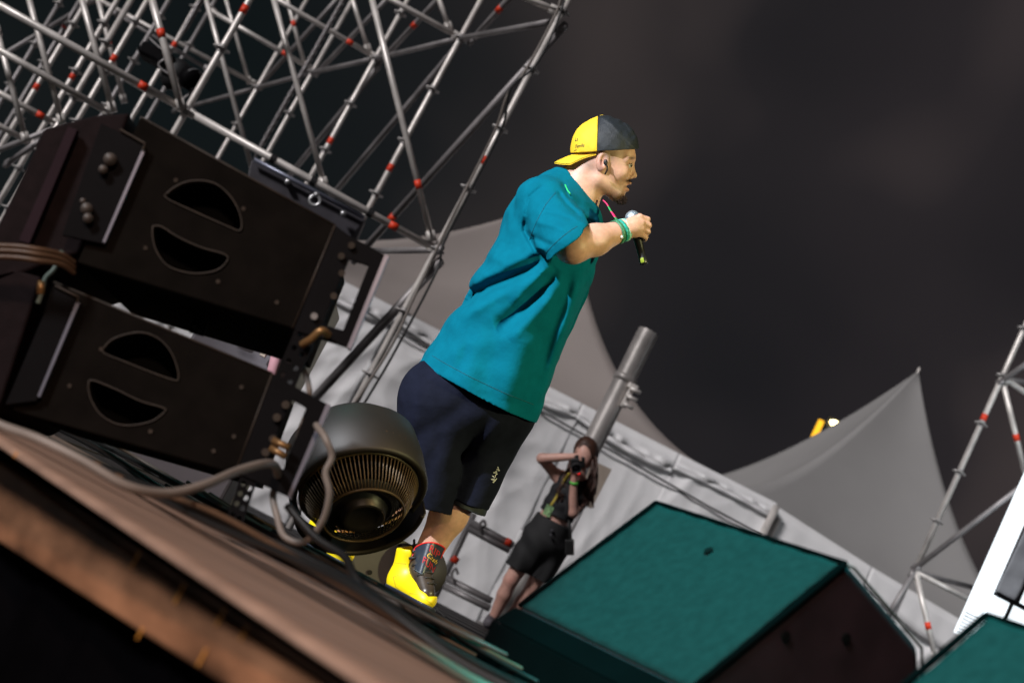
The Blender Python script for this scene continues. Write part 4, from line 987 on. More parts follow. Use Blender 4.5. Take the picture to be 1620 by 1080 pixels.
# ---- shirt
FOLDS = [([(868, 398), (842, 424), (795, 446), (745, 468), (700, 492)], 9, -.024), ([(866, 388), (835, 405), (790, 428), (735, 448)], 9, .012), ([(872, 412), (840, 445), (780, 470), (715, 510)], 10, .014),
         ([(884, 418), (862, 450), (835, 482), (800, 512), (780, 520)], 11, -.028), ([(880, 440), (868, 470), (830, 512), (800, 540)], 10, .014), ([(872, 414), (845, 450), (805, 485)], 8, .012),
         ([(905, 420), (893, 470), (870, 535), (850, 600)], 10, -.012), ([(920, 425), (905, 480), (880, 550), (862, 630)], 9, .010), ([(935, 420), (920, 480), (895, 550), (870, 630)], 7, -.011),
         ([(760, 430), (735, 480), (722, 540), (712, 585)], 12, .006), ([(800, 520), (775, 570), (760, 620)], 14, -.006), ([(742, 540), (728, 580), (715, 600)], 7, -.006), ([(840, 520), (815, 580), (800, 640)], 14, .008),
         ([(888, 285), (900, 310), (925, 335)], 4, -.006), ([(880, 300), (896, 322), (920, 345)], 4, -.007), ([(850, 330), (880, 338), (915, 352)], 4, -.004), ([(845, 350), (872, 356), (900, 366)], 5, .004), ([(838, 372), (858, 382), (878, 390)], 5, -.005), ([(832, 340), (830, 365), (846, 395), (868, 408)], 4, -.010),
         ([(895, 300), (918, 328), (938, 350)], 4, .005), ([(862, 290), (838, 312), (830, 345)], 3, -.0045), ([(940, 345), (938, 380), (935, 410)], 6, -.008), ([(770, 400), (800, 415), (830, 405)], 8, .006)]
def foldf(p, folds, D0=DS, noise=.004):
    u, v, w = uvw(p, D0); f = np.zeros(len(p))
    for pts, wd, amp in folds:
        x0, y0 = np.min(pts, 0)-4*wd; x1, y1 = np.max(pts, 0)+4*wd
        m = (u > x0) & (u < x1) & (v > y0) & (v < y1) & (w < .05)
        if m.any():
            d, t = polyd(u[m], v[m], pts); f[m] += amp*np.exp(-(d/(wd*(1.25 if wd > 6 else 1)))**2)*np.clip(np.sin(np.pi*np.clip(t, .04, .96))*1.8, 0, 1)
    s = (p-SA)@gdir; l = (p-SA)@edir; n_ = (p-SA)@Fw
    f += noise*(np.sin(l*38+3*np.sin(s*5)+n_*14)*np.clip(1-s/.55, 0, 1)*.9+.5*np.sin(s*26+l*11+n_*19)+.4*np.sin(s*51-l*23+np.sin(n_*30)*2))
    return f
SLD = nrm(W(897, 384, -.275)-W(862, 322, -.13)); FSD = nrm(FEL-FSH)
slo = W(897, 383, -.27)
pn_ = nrm(51*CR-57*CU+7*Fw)
def shirt(p):
    fo = foldf(p, FOLDS)*1.3
    to = loft(p, SA, gdir, edir, Fw, TAB)-.0*fo
    sl = cap(p, W(858, 320, -.11), W(904, 392, -.335), .084, .092)
    fs = cap(p, FSH, FEL, .085, .085)
    # shoulder slope between neck and sleeves
    yoke = cap(p, W(888, 305, 0), W(862, 322, -.13), .062, .078)
    yok2 = cap(p, W(888, 305, 0), FSH, .062, .078)
    to = smin(smin(to, yoke, .05), yok2, .05)
    slc = np.maximum(sl, (p-slo)@pn_); fsc = np.maximum(fs, (p-(FSH+FSD*.24))@FSD)
    out_ = smin(smin(to, slc, .028), fsc, .03)-fo
    s = (p-SA)@gdir; th_ = .0075+.0105*np.clip(np.minimum(np.maximum(np.abs((p-slo)@pn_), np.abs(sl)-.012), np.abs(s+.003))/.04, 0, 1)
    inn = smin(smin(to, sl, .028), fs, .03)-fo+th_
    d = np.maximum(out_, -inn)
    s = (p-SA)@gdir; d = np.maximum(d, -(s+.003+.006*np.sin(((p-SA)@edir)*9)))
    # neck opening
    d = np.maximum(d, -cap(p, W(913, 301, 0), W(948, 250, 0), .076, .092))
    return d
sdf_obj('t_shirt', shirt, *bounds([W(640, 250, -.1), W(980, 690, .36), W(980, 250), W(640, 690), W(900, 380, -.47)], .02), .0031, M['shirt'], perf, band=2.2)
thread = mat('dark_teal_thread', (.0006, .07, .10), .8)
for nm, a, b, bow in (('hem_stitch', (669, 562), (852, 650), 3), ('sleeve_stitch', (917, 353), (863, 398), -3), ('shoulder_seam', (884, 290), (838, 372), -9)):
    n_s = 40; pp_ = [W(a[0]+(b[0]-a[0])*k/n_s, a[1]+(b[1]-a[1])*k/n_s+bow*math.sin(math.pi*k/n_s), -.50) for k in range(1, n_s)]
    MB().path(snap0(pp_, shirt, .0005), .0009, n=5).build(nm, thread, perf, smooth=True)
# ---- shorts
SFOLD = [([(835, 600), (800, 640), (745, 700), (712, 745)], 9, -.012), ([(760, 615), (720, 650), (668, 685), (640, 700)], 12, -.010), ([(790, 650), (770, 690), (745, 730)], 9, .008), ([(820, 665), (790, 720), (775, 760)], 9, -.006), ([(680, 600), (655, 650), (650, 700)], 12, .006), ([(815, 640), (820, 655), (838, 668)], 4, -.006), ([(700, 680), (680, 730), (668, 780)], 8, -.007), ([(735, 720), (728, 750), (720, 775)], 7, .006)]
h1 = W(661, 795, -.06); n1 = nrm(LEG1[1]-LEG1[0]); h2 = W(732, 790, .04); n2 = nrm((W(732, 790)-W(790, 660))*.0-nrm(np.cross(W(771, 808)-W(693, 773), Fw))); n2 = n2 if n2@(LEG2[1]-LEG2[0]) > 0 else -n2
def shorts(p):
    fo = foldf(p, SFOLD, noise=.0022)*.9
    pel = ell(p, W(752, 622, .02), (.222, .19, .21), AX3)
    l1 = cap(p, W(690, 636, -.07), W(675, 805, -.05), .132, .084)
    l2 = cap(p, W(790, 655, .08), W(728, 808, .04), .112, .088)
    base = smin(smin(l1, pel, .06), smin(l2, pel, .06), .012)
    o = smin(smin(np.maximum(l1, (p-h1)@n1), pel, .06), smin(np.maximum(l2, (p-h2)@n2), pel, .06), .012)
    d = np.maximum(o-fo, -(base-fo+.0075))
    return d
sdf_obj('shorts', shorts, *bounds([W(600, 560, -.26), W(880, 840, .32), W(880, 560), W(600, 840)], .03), .0031, M['shorts'], perf, band=2)
# inner lining showing below the front hem
def lining(p):
    l2 = cap(p, W(790, 655, .08), W(734, 800, .04), .10, .079); fo = .003*np.sin((p@CR)*90)
    pn2 = (p-h2)@n2
    return np.maximum(np.maximum(l2-fo, -(l2-fo+.007)), np.maximum(pn2-.020, -pn2-.05))
sdf_obj('shorts_lining', lining, *bpx(W, 670, 740, 800, 840, -.12, .2), .0031, mat('dark_lining', (.008, .014, .02), .7), perf)
# small white printed emblem on the thigh
em = MB(); r_ = random.Random(4)
def snap(p, f, step=.6, off=.001):
    "slide points along the lens axis onto an implicit surface"
    q = np.array(p, float)
    for _ in range(24): q = q+Fw*(f(q)-off)[:, None]*step
    return q
def decal(name, pts2, w0, f, m, parent, off=.0015):
    "pts2: list of polygons in photo pixels"
    V = []; F = []
    for poly in pts2:
        k = len(V); V += [W(u, v, w0) for u, v in poly]; F.append(list(range(k, k+len(poly))))
    V = snap(V, f, off=off); return mesh_obj(name, V, F, m, parent, False)
def poly_strip(pts, w_):
    out_ = []
    for a, b in zip(pts[:-1], pts[1:]):
        d = np.array(b, float)-a; n = np.array([-d[1], d[0]])/(np.hypot(*d)+1e-6)*w_; out_.append([tuple(np.array(a)-n), tuple(np.array(b)-n), tuple(np.array(b)+n), tuple(np.array(a)+n)])
    return out_
emb = []; r_ = random.Random(12)
for k in range(30):
    a = (775.5+r_.random()*7+k*.22, 776-k*.82+r_.uniform(-2.5, 2.5)); b = (a[0]+r_.uniform(-3.4, 3.4), a[1]+r_.uniform(-2.2, 2.2)); emb += poly_strip([a, b], r_.uniform(.35, .7))
decal('printed_emblem', emb, -.3, shorts, M['cream'], perf)
# ---- cap: yellow front, dark mesh back, worn backwards
def capshell(p):
    u, v, w_ = uvw(p, DS)
    d = ell(p, W(956, 239, 0), (.1075, .120, .091), AX3)
    d = smin(d, ell(p, W(930, 236, 0), (.052, .075, .072), AX3), .03)
    d = smin(d, ell(p, W(966, 232, 0), (.092, .085, .088), AX3), .03)
    d = d-.0006*np.sin(u*.35)*np.sin(v*.3)
    for pts, wd, amp in (([(951, 184), (968, 196), (990, 220), (1004, 236)], 3.5, .003), ([(972, 188), (985, 205), (990, 232)], 6, -.004), ([(948, 184), (944, 210), (943, 240)], 1.6, -.0016), ([(985, 195), (1000, 215)], 4, -.004)):
        dd, t = polyd(u, v, pts); d = d-amp*np.exp(-(dd/wd)**2)
    edge = v-(242.0-(u-905)*.055)
    return d, edge*S_, u, v
def cap_full(p):
    d, edge, u, v = capshell(p); return np.maximum(np.maximum(d, -(d+.006)), edge)
def capY(p):
    d, edge, u, v = capshell(p); return np.maximum(cap_full(p), (u-944.5-(240-v)*.03)*S_)
def capM(p):
    d, edge, u, v = capshell(p); return np.maximum(cap_full(p)+.0006, -(u-944.5-(240-v)*.03)*S_)
M['capY'] = mat('yellow_cap_cotton', (.74, .50, .018), .75, var=.05, vscale=30, bump=.3, bscale=600, bdist=.0006)
M['capM'] = mat('navy_cap_mesh', (.007, .011, .016), .6, var=.25, vscale=24, bump=.9, bscale=380, bdist=.002)
bb_ = bounds([W(900, 175, -.13), W(1015, 250, .13), W(900, 250), W(1015, 175)], .02)
cp_ = empty('cap_parts', perf.location) if False else None
capo = sdf_obj('cap', capY, *bb_, .0022, M['capY'], perf)
mesh_ = sdf_obj('cap_mesh', capM, *bb_, .0022, M['capM'], capo)
MB().sphere(W(952, 184, 0), .0085, n=14, m=8, rad=(1, .55, 1), ax=AX3).build('cap_button', M['capY'], capo, smooth=True)
V = []; F = []; nu, nv = 22, 26
for side, off in ((0, 0.0), (1, -.004)):
    for i in range(nu+1):
        for j in range(nv+1):
            a = i/nu; b = -1+2*j/nv; ln = (1-.55*abs(b)**2.4)
            u = 923-(46+4*0)*a*ln+20*(1-a)*abs(b)**2*1.0+(1-a)*0; 
            vv = 239.5+17*a*ln+(8*a+4)*b*b*1.0-3*math.sin(math.pi*a)*.6
            V.append(W(u, vv, b*(.080-.006*a))+CU*off)
n_ = (nu+1)*(nv+1)
for i in range(nu):
    for j in range(nv):
        q = [i*(nv+1)+j, (i+1)*(nv+1)+j, (i+1)*(nv+1)+j+1, i*(nv+1)+j+1]; F.append(q); F.append([k+n_ for k in q[::-1]])
rim = [i*(nv+1) for i in range(nu+1)]+[nu*(nv+1)+j for j in range(1, nv+1)]+[i*(nv+1)+nv for i in range(nu-1, -1, -1)]+[j for j in range(nv-1, 0, -1)]
for k in range(len(rim)): a, b = rim[k], rim[(k+1) % len(rim)]; F.append([a, b, b+n_, a+n_])
mesh_obj('brim', V, F, M['capY'], capo, True)
# lettering
def text_polys(body, font_scale, shear=0.0):
    cu = bpy.data.curves.new('lettering', 'FONT'); cu.body = body; cu.size = font_scale; cu.align_x = 'CENTER'; cu.align_y = 'CENTER'; cu.shear = shear; cu.resolution_u = 3
    o = bpy.data.objects.new('lettering', cu); col.objects.link(o); bpy.context.view_layer.update()
    me = bpy.data.meshes.new_from_object(o.evaluated_get(bpy.context.evaluated_depsgraph_get())); bpy.data.objects.remove(o)
    return [tuple(v.co[:2]) for v in me.vertices], [list(p.vertices) for p in me.polygons]
def letter(name, body, size, ctr, xdir, w0, f, m, parent, shear=0.0, off=.0012, sx=1.0):
    P2, F2 = text_polys(body, size, shear); yd = (xdir[1], -xdir[0])
    V = [W(ctr[0]+x*sx*xdir[0]+y*yd[0], ctr[1]+x*sx*xdir[1]+y*yd[1], w0) for x, y in P2]
    return mesh_obj(name, snap(V, f, off=off), F2, m, parent, False)
M['ink'] = mat('dark_embroidery', (.035, .045, .03), .8)
M['redink'] = mat('red_embroidery', (.55, .02, .03), .7)
M['yelink'] = mat('yellow_embroidery', (.85, .5, .05), .7)
letter('cap_lettering', 'Familia', 8.5, (919.5, 222.5), (1, -.07), -.2, capY, M['ink'], capo, .4, sx=.62)
letter('cap_lettering', 'La', 9, (914.5, 211), (1, -.07), -.2, capY, M['ink'], capo, .4, sx=.6)
decal('cap_underline', poly_strip([(911, 229), (915, 228.3)], .4), -.2, capY, M['ink'], capo)
# ---- neck chain, lanyard, wristbands
ch = MB(); pts = snap([W(u, v, -.2) for u, v in [(893, 277), (895.5, 283), (898, 289), (901, 295), (905, 302), (910, 308)]], body, off=.003)
for i, q in enumerate(smooth_path(pts, 5)): ch.sphere(q, .0022, n=6, m=4)
ch.build('neck_chain', mat('gold_chain', (.8, .6, .25), .25, metal=.9), perf, smooth=True)
MB().path(smooth_path(snap([W(u, v, -.25) for u, v in [(896, 287), (899, 297), (903, 304)]], shirt, off=.004), 5), .0026).build('green_cord', mat('green_cord', (.02, .5, .15), .6), perf, smooth=True)
M['pink'] = mat('pink_ribbon', (.8, .03, .16), .6); M['green'] = mat('green_ribbon', (.03, .33, .10), .6)
ly = empty('lanyard', W(965, 330, -.06)); ly.parent = perf; ly.location = Vector((W(965, 330, -.06)-np.array(wloc(perf))).tolist())
seg = smooth_path([W(955, 318, -.05), W(960, 323, -.06), W(966, 333, -.08), W(972, 342, -.12), W(978, 351, -.17)], 6)
for i, (a, b, m) in enumerate(((0, 9, 'pink'), (9, 14, 'green'), (14, 20, 'pink'), (20, 24, 'green'))):
    MB().path(seg[a:b+1], .0075, n=8, rw=.35).build('ribbon', M[m], ly, smooth=True)
fd = nrm(WR-EL)
for i, (t, m, rr) in enumerate(((-.006, 'band_teal', .0365), (-.022, 'band_green', .0385), (.008, 'band_mint', .036))):
    c = {'band_teal': (.02, .38, .30), 'band_green': (.05, .22, .11), 'band_mint': (.30, .6, .48)}[m]
    cc = WR+fd*t
    MB().lathe(cc, nrm(fd+CR*.0+CU*-.12*(i-1)), [(-.007, rr), (-.0065, rr+.0018), (.0065, rr+.0018), (.007, rr)], n=36).build('wristband', mat(m, c, .5, var=.5, vscale=180), perf, smooth=True)
MB().tube(WR+fd*-.006-Fw*.036-CU*.02, WR+fd*-.006-Fw*.044-CU*.024, .006, n=10).build('band_clasp', M['cream'], perf, smooth=True)
# ---- boots
M['bootY'] = mat('yellow_boot_leather', (.82, .66, .0), .45, attr=True, var=.05, vscale=20, bump=.2, bscale=200, bdist=.0006, spec=.5)
M['navy'] = mat('navy_leather', (.018, .028, .045), .4, var=.15, vscale=30, bump=.2, bscale=300, spec=.6)
M['lace'] = mat('black_lace', (.015, .013, .012), .6)
M['sole'] = mat('black_sole', (.022, .026, .04), .4)
M['redtrim'] = mat('red_trim', (.7, .02, .02), .5)
def boot(ax2, flen, wv, parent, laces, dw):
    "ax2(u,v,w) -> point. built on pixel landmarks of the front boot shifted by dw"
    X = lambda u, v, w=0: W(u+dw[0], v+dw[1], w+dw[2])
    def upper(p):
        d = cap(p, X(650, 872, .02), X(641, 915, .03), .050, .048)
        d = smin(d, ell(p, X(633, 922, .035), (.040, .045, .040), AX3), .03)
        d = smin(d, cap(p, X(640, 918, .02), X(667, 940, -.09), .044, .040), .04)
        d = smin(d, ell(p, X(674, 948, -.11), (.036, .031, .044), AX3), .03)
        d = np.maximum(d, -(p[:, 2]-.034))
        u, v, w_ = uvw(p, DS); u = u-dw[0]; v = v-dw[1]
        if laces: d = np.maximum(d, np.minimum(u-np.interp(v, [860, 896, 908, 922, 932, 940], [656, 647, 651, 659, 664, 676]), 943-v)*S_)
        # open collar
        d = np.maximum(d, (p-X(648, 866, .02))@nrm(CU+.0*CR))
        d = np.maximum(d, -cap(p, X(662, 862, .02), X(655, 900, .02), .052, .045))
        return d
    def sole(p):
        d = cap(p, X(634, 925, .035), X(640, 918, .02), .045, .046)
        d = smin(d, cap(p, X(640, 920, .02), X(667, 942, -.09), .047, .046), .03)
        d = smin(d, ell(p, X(674, 948, -.11), (.040, .06, .048), AX3), .02)
        d = smin(d, ell(p, X(632, 935, .035), (.048, .05, .045), AX3), .02)
        z = p[:, 2]; tr = .003*np.sign(np.sin(p[:, 0]*300))*(z < .012)
        return np.maximum(np.maximum(d-.002+tr, z-.040), -(z-.002))
    bd = bpx(X, 600, 850, 710, 990, -.2, .14)
    bt = empty('boot', X(650, 950)*U3(1, 1, 0)); bt.parent = parent; bt.location = Vector((X(650, 950)*U3(1, 1, 0)-np.array(wloc(parent))).tolist())
    def tint(V):
        u, v, w_ = uvw(V, DS); u = u-dw[0]; v = v-dw[1]; c = np.tile((.80, .62, .004), (len(V), 1))
        nav = np.maximum(0, 1-np.maximum(polyd(u, v, [(612, 930), (634, 942), (640, 955)])[0]-6, 0)/1.2); nav *= (v > 924)
        c = c*(1-nav[:, None])+np.array((.02, .03, .07))*nav[:, None]
        for pts in ([(622, 912), (626, 928), (640, 940)], [(626, 890), (642, 892)], [(623, 912), (640, 905), (652, 908)], [(648, 938), (665, 940), (684, 956)]):
            g = np.exp(-(polyd(u, v, pts)[0]/.75)**2)*.6; c = c*(1-g[:, None])+np.array((.2, .16, .02))*g[:, None]
        return c
    V, F = polygonise(upper, *bd, .0026); F = orient(V, F); mesh_obj('leather_upper', V, F, M['bootY'], bt, True, tint=tint(V))
    sdf_obj('sole', sole, *bd, .0028, M['sole'], bt)
    if not laces: return bt, X
    # tongue and black lacing
    def tong(p): return smin(cap(p, X(665, 900, -.02), X(675, 938, -.10), .038, .029), cap(p, X(667, 880, .0), X(667, 900, -.02), .03, .032), .02)
    sdf_obj('tongue', tong, *bpx(X, 640, 870, 700, 960, -.18, .06), .0028, mat('black_brown_tongue', (.04, .03, .022), .35, var=.3, vscale=30), bt)
    for k in range(5):
        a = (655+4.0*k, 905+8*k); b = (672+2.8*k, 909+8.2*k)
        q = snap([X(*a, -.3), X((a[0]+b[0])/2+2, (a[1]+b[1])/2-1, -.3), X(*b, -.3)], tong, off=.002)
        MB().path(smooth_path(q, 4), .0035, n=6).build('lace', M['lace'], bt, smooth=True)
    for (a, b) in (((643, 873), (653, 879)), ((641, 883), (645, 893)), ((638, 902), (651, 900)), ((644, 913), (655, 908)), ((649, 919.5), (659, 916)), ((653, 926.5), (664, 924))):
        q = snap([X(*a, -.3), X(*b, -.3)], lambda p: np.minimum(upper(p), tong(p)), off=.001)
        MB().path(q, .0048, n=6).build('lace_loop', M['lace'], bt, smooth=True)
    # big flap of the tongue
    TL, TR2, BR2, BL2 = (656, 867), (704, 867), (683, 913), (649, 896)
    def flap(s, t):
        top = np.array(TL)*(1-s)+np.array(TR2)*s+np.array([0, -9.5*math.sin(math.pi*s)**.8]); bot = np.array(BL2)*(1-s)+np.array(BR2)*s+np.array([0, 2*math.sin(math.pi*s)])
        q = top*(1-t)+bot*t; return X(q[0], q[1], .045-.10*math.sin(math.pi*min(1, .12+s*.75))-.03*t)
    V = [flap(i/24, j/18)+Fw*o for o in (0, .005) for i in range(25) for j in range(19)]; F = []
    for o in (0, 475):
        for i in range(24):
            for j in range(18): F.append([o+i*19+j, o+(i+1)*19+j, o+(i+1)*19+j+1, o+i*19+j+1])
    fl_ = mesh_obj('tongue_flap', V, F, M['navy'], bt, True)
    MB().path([flap(0, 1-k/8) for k in range(9)]+[flap(k/24, 0) for k in range(1, 25)]+[flap(1, k/6) for k in range(1, 3)], .0028, n=6).build('flap_trim', M['redtrim'], fl_, smooth=True)
    MB().path([flap(k/20, 1) for k in range(21)], .0016, n=6).build('flap_edge', mat('worn_flap_edge', (.08, .11, .14), .4), fl_, smooth=True)
    def ftext(body, size, cs, ct_, m, shear=0):
        P2, F2 = text_polys(body, size, shear); V = [flap(min(1, max(0, cs+x)), min(1, max(0, ct_-y+x*.35)))-Fw*.0025 for x, y in P2]
        mesh_obj('flap_lettering', V, F2, m, fl_, False)
    ftext('RIP', .30, .74, .24, M['redink']); ftext('FUN', .30, .70, .66, M['redink']); ftext('Cash', .22, .72, .44, M['yelink'], .5)
    return bt, X
zb_ = W(674, 972, -.11)[2]
boot(None, None, None, perf, True, (0, 0, 0))
boot(None, None, None, perf, False, (-131, -70, .0))
# ---- microphone
mc = empty('microphone', mic_b, 'black handheld microphone gripped in the singer hand', 'microphone')
md_ = nrm(mic_b-mic_a)
MB().lathe(mic_a, md_, [(.018, .0125), (.022, .017), (.035, .0165), (.10, .0135), (.128, .0125), (.132, .0145), (.150, .0145), (.157, .0125), (.158, .0005)], n=28).build('handle', mat('mic_black', (.012, .012, .012), .35, spec=.6), mc, smooth=True)
MB().sphere(mic_a, .0245, n=24, m=16, rad=(1, 1, 1.05)).build('grille', mat('mic_grille_silver', (.38, .48, .56), .35, metal=.7, bump=1, bscale=900, bdist=.001), mc, smooth=True)
MB().torus(mic_a, md_, .0247, .002, n=30, k=6).build('grille_ring', M['chrome'], mc, smooth=True)
MB().lathe(mic_a, md_, [(.134, .01455), (.135, .0150), (.149, .0150), (.150, .01455)], n=16, a0=R(-5), a1=R(40), ref=-Fw).build('painted_reflection', mat('lime_reflection', (.28, .38, .03), .5), mc, smooth=True)  # yellow-green reflection near the tail, painted as a coloured band

# ================================================================ the photographer
DG = 11.75
def Q(u, v, w=0.0): return C(u, v, DG+w)
gp = empty('person', Q(782, 1000)*U3(1, 1, 0), 'photographer with long brown hair, black crop top and shorts, camera at her eye', 'person')
GS = np.array([.62, .35, .28])
def gbody(p):
    d = ell(p, Q(924, 719, 0), (.075, .105, .09), AX3@np.eye(3))
    d = smin(d, ell(p, Q(921, 728, -.03), (.055, .07, .06), AX3), .02)
    d = smin(d, ell(p, Q(922, 728, -.10), (.010, .014, .012), AX3), .01)
    d = smin(d, cap(p, Q(920, 732), Q(911, 760), .05, .055), .02)
    d = smin(d, cap(p, Q(882, 752), Q(932, 775), .055, .055), .03)
    d = smin(d, cap(p, Q(905, 770), Q(880, 812), .12, .105), .05)
    for s, q in ((-1, Q(896, 775, -.08)), (1, Q(915, 784, -.08))): d = smin(d, ell(p, q, (.055, .055, .05), AX3), .03)
    d = smin(d, cap(p, Q(880, 815), Q(862, 850), .105, .14), .05)
    d = smin(d, cap(p, Q(879, 750), Q(857, 725, -.10), .045, .038), .02)
    d = smin(d, cap(p, Q(857, 725, -.10), Q(905, 722, -.17), .040, .027), .015)
    d = smin(d, cap(p, Q(934, 776), Q(906, 810, -.12), .046, .040), .02)
    d = smin(d, cap(p, Q(906, 810, -.12), Q(908, 757, -.19), .042, .026), .015)
    # hands: palms with fingers on the camera
    d = smin(d, ell(p, Q(908, 722, -.18), (.035, .026, .022), AX3), .012)
    for k in range(4): d = smin(d, smin(cap(p, Q(911, 718+2.3*k, -.19), Q(917, 717.5+2.4*k, -.215), .0095, .009), cap(p, Q(917, 717.5+2.4*k, -.215), Q(919, 721+2.4*k, -.235), .009, .0075), .004), .006)
    d = smin(d, ell(p, Q(909, 750, -.20), (.030, .034, .022), AX3), .012)
    for k in range(4): d = smin(d, smin(cap(p, Q(904+2.6*k, 748+.9*k, -.215), Q(904+2.7*k, 742+1.0*k, -.245), .009, .0085), cap(p, Q(904+2.7*k, 742+k, -.245), Q(906+2.4*k, 738+k, -.25), .0085, .007), .004), .006)
    for (a, b, c) in ((Q(853, 850, 0), Q(808, 917, -.03), Q(778, 982, .02)), (Q(876, 860, .02), Q(842, 930, .06), Q(797, 990, .10))):
        d = smin(d, cap(p, a, b, .092, .058), .04); m_ = b*.65+c*.35
        d = smin(d, smin(cap(p, b, m_, .054, .056), cap(p, m_, c, .054, .036), .02), .02)
    return d
def gtint(V):
    return tint_gauss(V, GS, DG, [(808, 917, 8, 6, 1, (.55, .24, .19), .6), (920, 735, 4, 2, 1, (.5, .12, .1), .6), (786, 950, 30, 30, 1, (.52, .27, .21), .5)])
sdf_obj('body', gbody, *bounds([Q(760, 680, -.32), Q(960, 1000, .22), Q(960, 680), Q(760, 1000)], .06), .0065, M['skin'], gp, gtint)
def gtop(p):
    d = cap(p, Q(905, 771), Q(876, 820), .140, .136)
    for q in (Q(896, 775, -.08), Q(915, 784, -.08)): d = smin(d, ell(p, q, (.066, .066, .06), AX3), .03)
    d = smin(d, cap(p, Q(890, 754, -.01), Q(898, 772, -.06), .045, .05), .03); d = smin(d, cap(p, Q(927, 771, -.01), Q(915, 780, -.06), .045, .05), .03)
    d = np.minimum(d-.004*np.sin(p@CU*60+p@CR*20), np.maximum(gbody(p)-.016, cap(p, Q(898, 788), Q(876, 820), .160)))
    d = np.maximum(d, -(p-Q(876, 813))@nrm(CU*.889+CR*.457)); return np.maximum(d, -ell(p, Q(915, 748, -.03), (.075, .07, .12), AX3))
sdf_obj('crop_top', gtop, *bpx(Q, 850, 735, 950, 840, -.22, .2), .0065, mat('black_top', (.010, .010, .012), .8), gp)
gu = nrm(CU*.889+CR*.457)
def gshort(p):
    d = cap(p, Q(884, 812), Q(862, 850), .138, .165)
    l1 = cap(p, Q(855, 852, 0), Q(812, 905, -.02), .135, .098); l2 = cap(p, Q(878, 862, .02), Q(852, 915, .04), .125, .105)
    d = smin(smin(d, l1, .05), smin(d, l2, .05), .015)-.006*np.sin(p@CR*45+3*np.sin(p@CU*9))*np.clip(((Q(880, 820)-p)@gu)*3, 0, 1)
    d = np.minimum(d, gbody(p)-.016); d = np.maximum(d, (p-Q(873, 820))@gu); d = np.maximum(d, -(p-Q(816, 897))@gu); return d
sdf_obj('shorts', gshort, *bpx(Q, 785, 800, 920, 930, -.24, .25), .0065, mat('black_shorts', (.013, .013, .014), .8, bump=.2), gp)
MB().tube(Q(871, 845, -.19), Q(871, 845, -.2), .010, n=8).build('button', M['panel'], gp); MB().tube(Q(873, 838, -.17), Q(873, 838, -.185), .010, n=8).build('button', M['panel'], gp)
# hair
hr = MB(); r_ = random.Random(8)
hr.sphere(Q(927, 715, .03), 1, n=20, m=14, rad=(.100, .125, .105), ax=AX3)
for k in range(230):
    a = r_.uniform(-1, 1); side = -1 if a < -.05 else 1
    st = Q(926+9*a+r_.uniform(-2, 2), 700+abs(a)*6, r_.uniform(-.06, .08))
    if side < 0: mid = Q(906+r_.uniform(-5, 4), 735+r_.uniform(-6, 6), r_.uniform(-.04, .06)); m2 = Q(896+r_.uniform(-8, 6), 762+r_.uniform(-8, 8), r_.uniform(-.12, -.04)); e_ = Q(888+r_.uniform(-10, 9), 782+r_.uniform(-12, 12), r_.uniform(-.15, -.10))
    else: mid = Q(940+r_.uniform(-5, 5), 735+r_.uniform(-6, 6), r_.uniform(-.06, .06)); m2 = Q(937+r_.uniform(-9, 7), 765+r_.uniform(-8, 8), r_.uniform(-.13, -.03)); e_ = Q(928+r_.uniform(-12, 12), 790+r_.uniform(-12, 14), r_.uniform(-.15, -.09))
    rr = r_.uniform(.006, .012)
    hr.path(smooth_path([st, mid, m2, e_], 5), lambda t, rr=rr: rr*(1-.75*t), n=5)
hr.build('hair', mat('long_brown_hair', (.05, .020, .012), .5, var=.5, vscale=40), gp, smooth=True)
for u, v, w_ in ((768, 996, -.03), (789, 1004, .05)):
    def shoe(p, u=u, v=v, w_=w_):
        a = Q(u+7, v-10, w_+.05); b = Q(u, v-2, w_-.10); a[2] = .055; b[2] = .045
        d = smin(cap(p, a, b, .05, .042), cap(p, a, a+UP*.05, .045, .042), .03); return np.maximum(d, -(p[:, 2]-.004))
    c0 = Q(u+4, v-6, w_); c0[2] = .06
    sdf_obj('shoe', shoe, c0-.22, c0+.22, .0075, mat('grey_trainer', (.09, .08, .09), .7) if u == 768 else bpy.data.materials['grey_trainer'], gp)
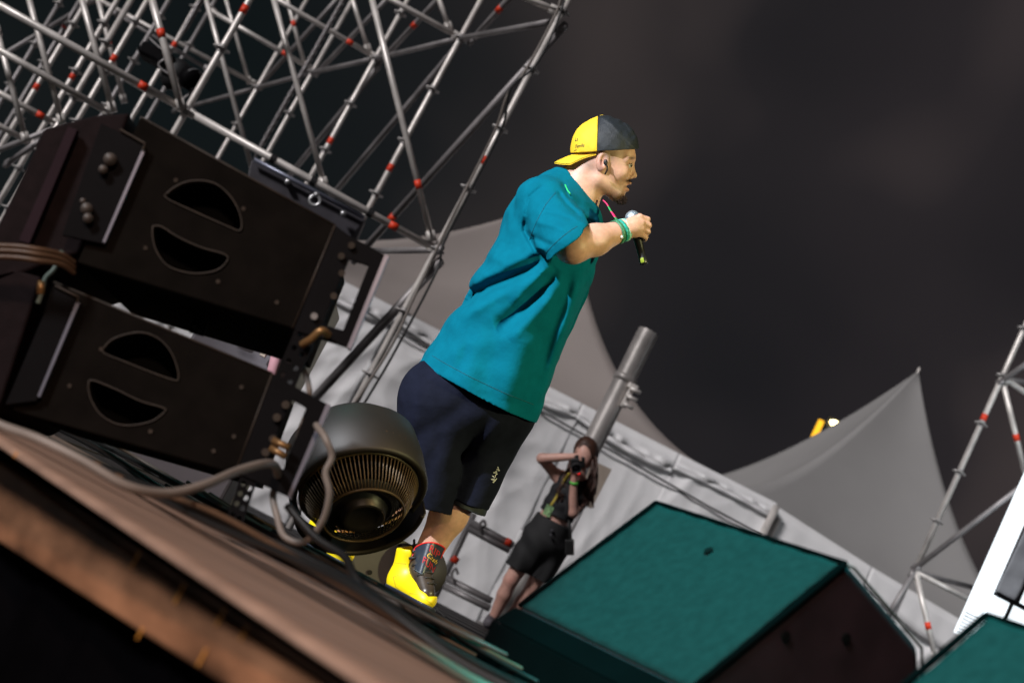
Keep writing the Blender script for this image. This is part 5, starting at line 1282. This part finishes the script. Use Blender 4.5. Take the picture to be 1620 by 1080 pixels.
def on_g(pts): return snap([Q(u, v, -.45) for u, v in pts], lambda p: np.minimum(np.minimum(gbody(p), gtop(p)), gshort(p)), off=.006)
MB().path(smooth_path(on_g([(903, 752), (893, 770), (884, 790), (873, 808)]), 5), .010, n=6, rw=.4).build('lanyard', mat('yellow_lanyard', (.55, .42, .06), .6), gp, smooth=True)
q = on_g([(869, 815)])[0]
MB().box(q-Fw*.01, .06, .004, .085, ax=np.array([nrm(CR*.889-CU*.457), Fw, gu])).build('badge', mat('green_yellow_badge', (.25, .42, .2), .5, var=.8, vscale=40), gp)
MB().lathe(Q(908.5, 763, -.18), nrm(Q(908, 757, -.19)-Q(906, 810, -.12)), [(-.012, .031), (-.011, .034), (.011, .034), (.012, .031)], n=20).build('wristband', mat('green_wristband', (.12, .6, .08), .5, emit=None), gp, smooth=True)
MB().path(smooth_path([Q(899, 815, -.10), Q(902, 840, -.14), Q(903, 868, -.14)], 4), .012).build('camera_strap', M['rubber'], gp, smooth=True)
MB().box(Q(901, 865, -.15), .07, .06, .12, ax=np.array([CR, Fw, CU])).build('belt_pouch', M['rubber'], gp, bevel=.01)
ca = empty('camera', Q(912, 736, -.24), 'black camera held up to the face of the long haired photographer', 'camera')
MB().box(Q(914, 732, -.20), .11, .06, .085, ax=np.array([nrm(CR*.95+CU*.1), Fw, CU])).build('camera_body', M['rubber'], ca, bevel=.012)
MB().box(Q(914, 722, -.20), .05, .05, .03, ax=AX3[[0, 2, 1]]).build('prism_hump', M['rubber'], ca, bevel=.01)
cd_ = nrm(-Fw-CU*.15-CR*.05)
MB().lathe(Q(912, 736, -.22), cd_, [(0, .034), (.05, .036), (.11, .039), (.112, .034), (.09, .028)], n=28).build('lens_barrel', M['black'], ca, smooth=True)
MB().tube(Q(912, 736, -.22)+cd_*.088, Q(912, 736, -.22)+cd_*.094, .030, n=24).build('lens_glass', mat('lens_glass', (.004, .004, .008), .08, spec=.8), ca, smooth=True)
MB().sphere(Q(915.5, 748, -.265), .011, n=10, m=6).build('red_lamp', mat('red_lamp', (.9, .02, .02), emit=(1, .02, .02), es=1.2), ca, smooth=True)
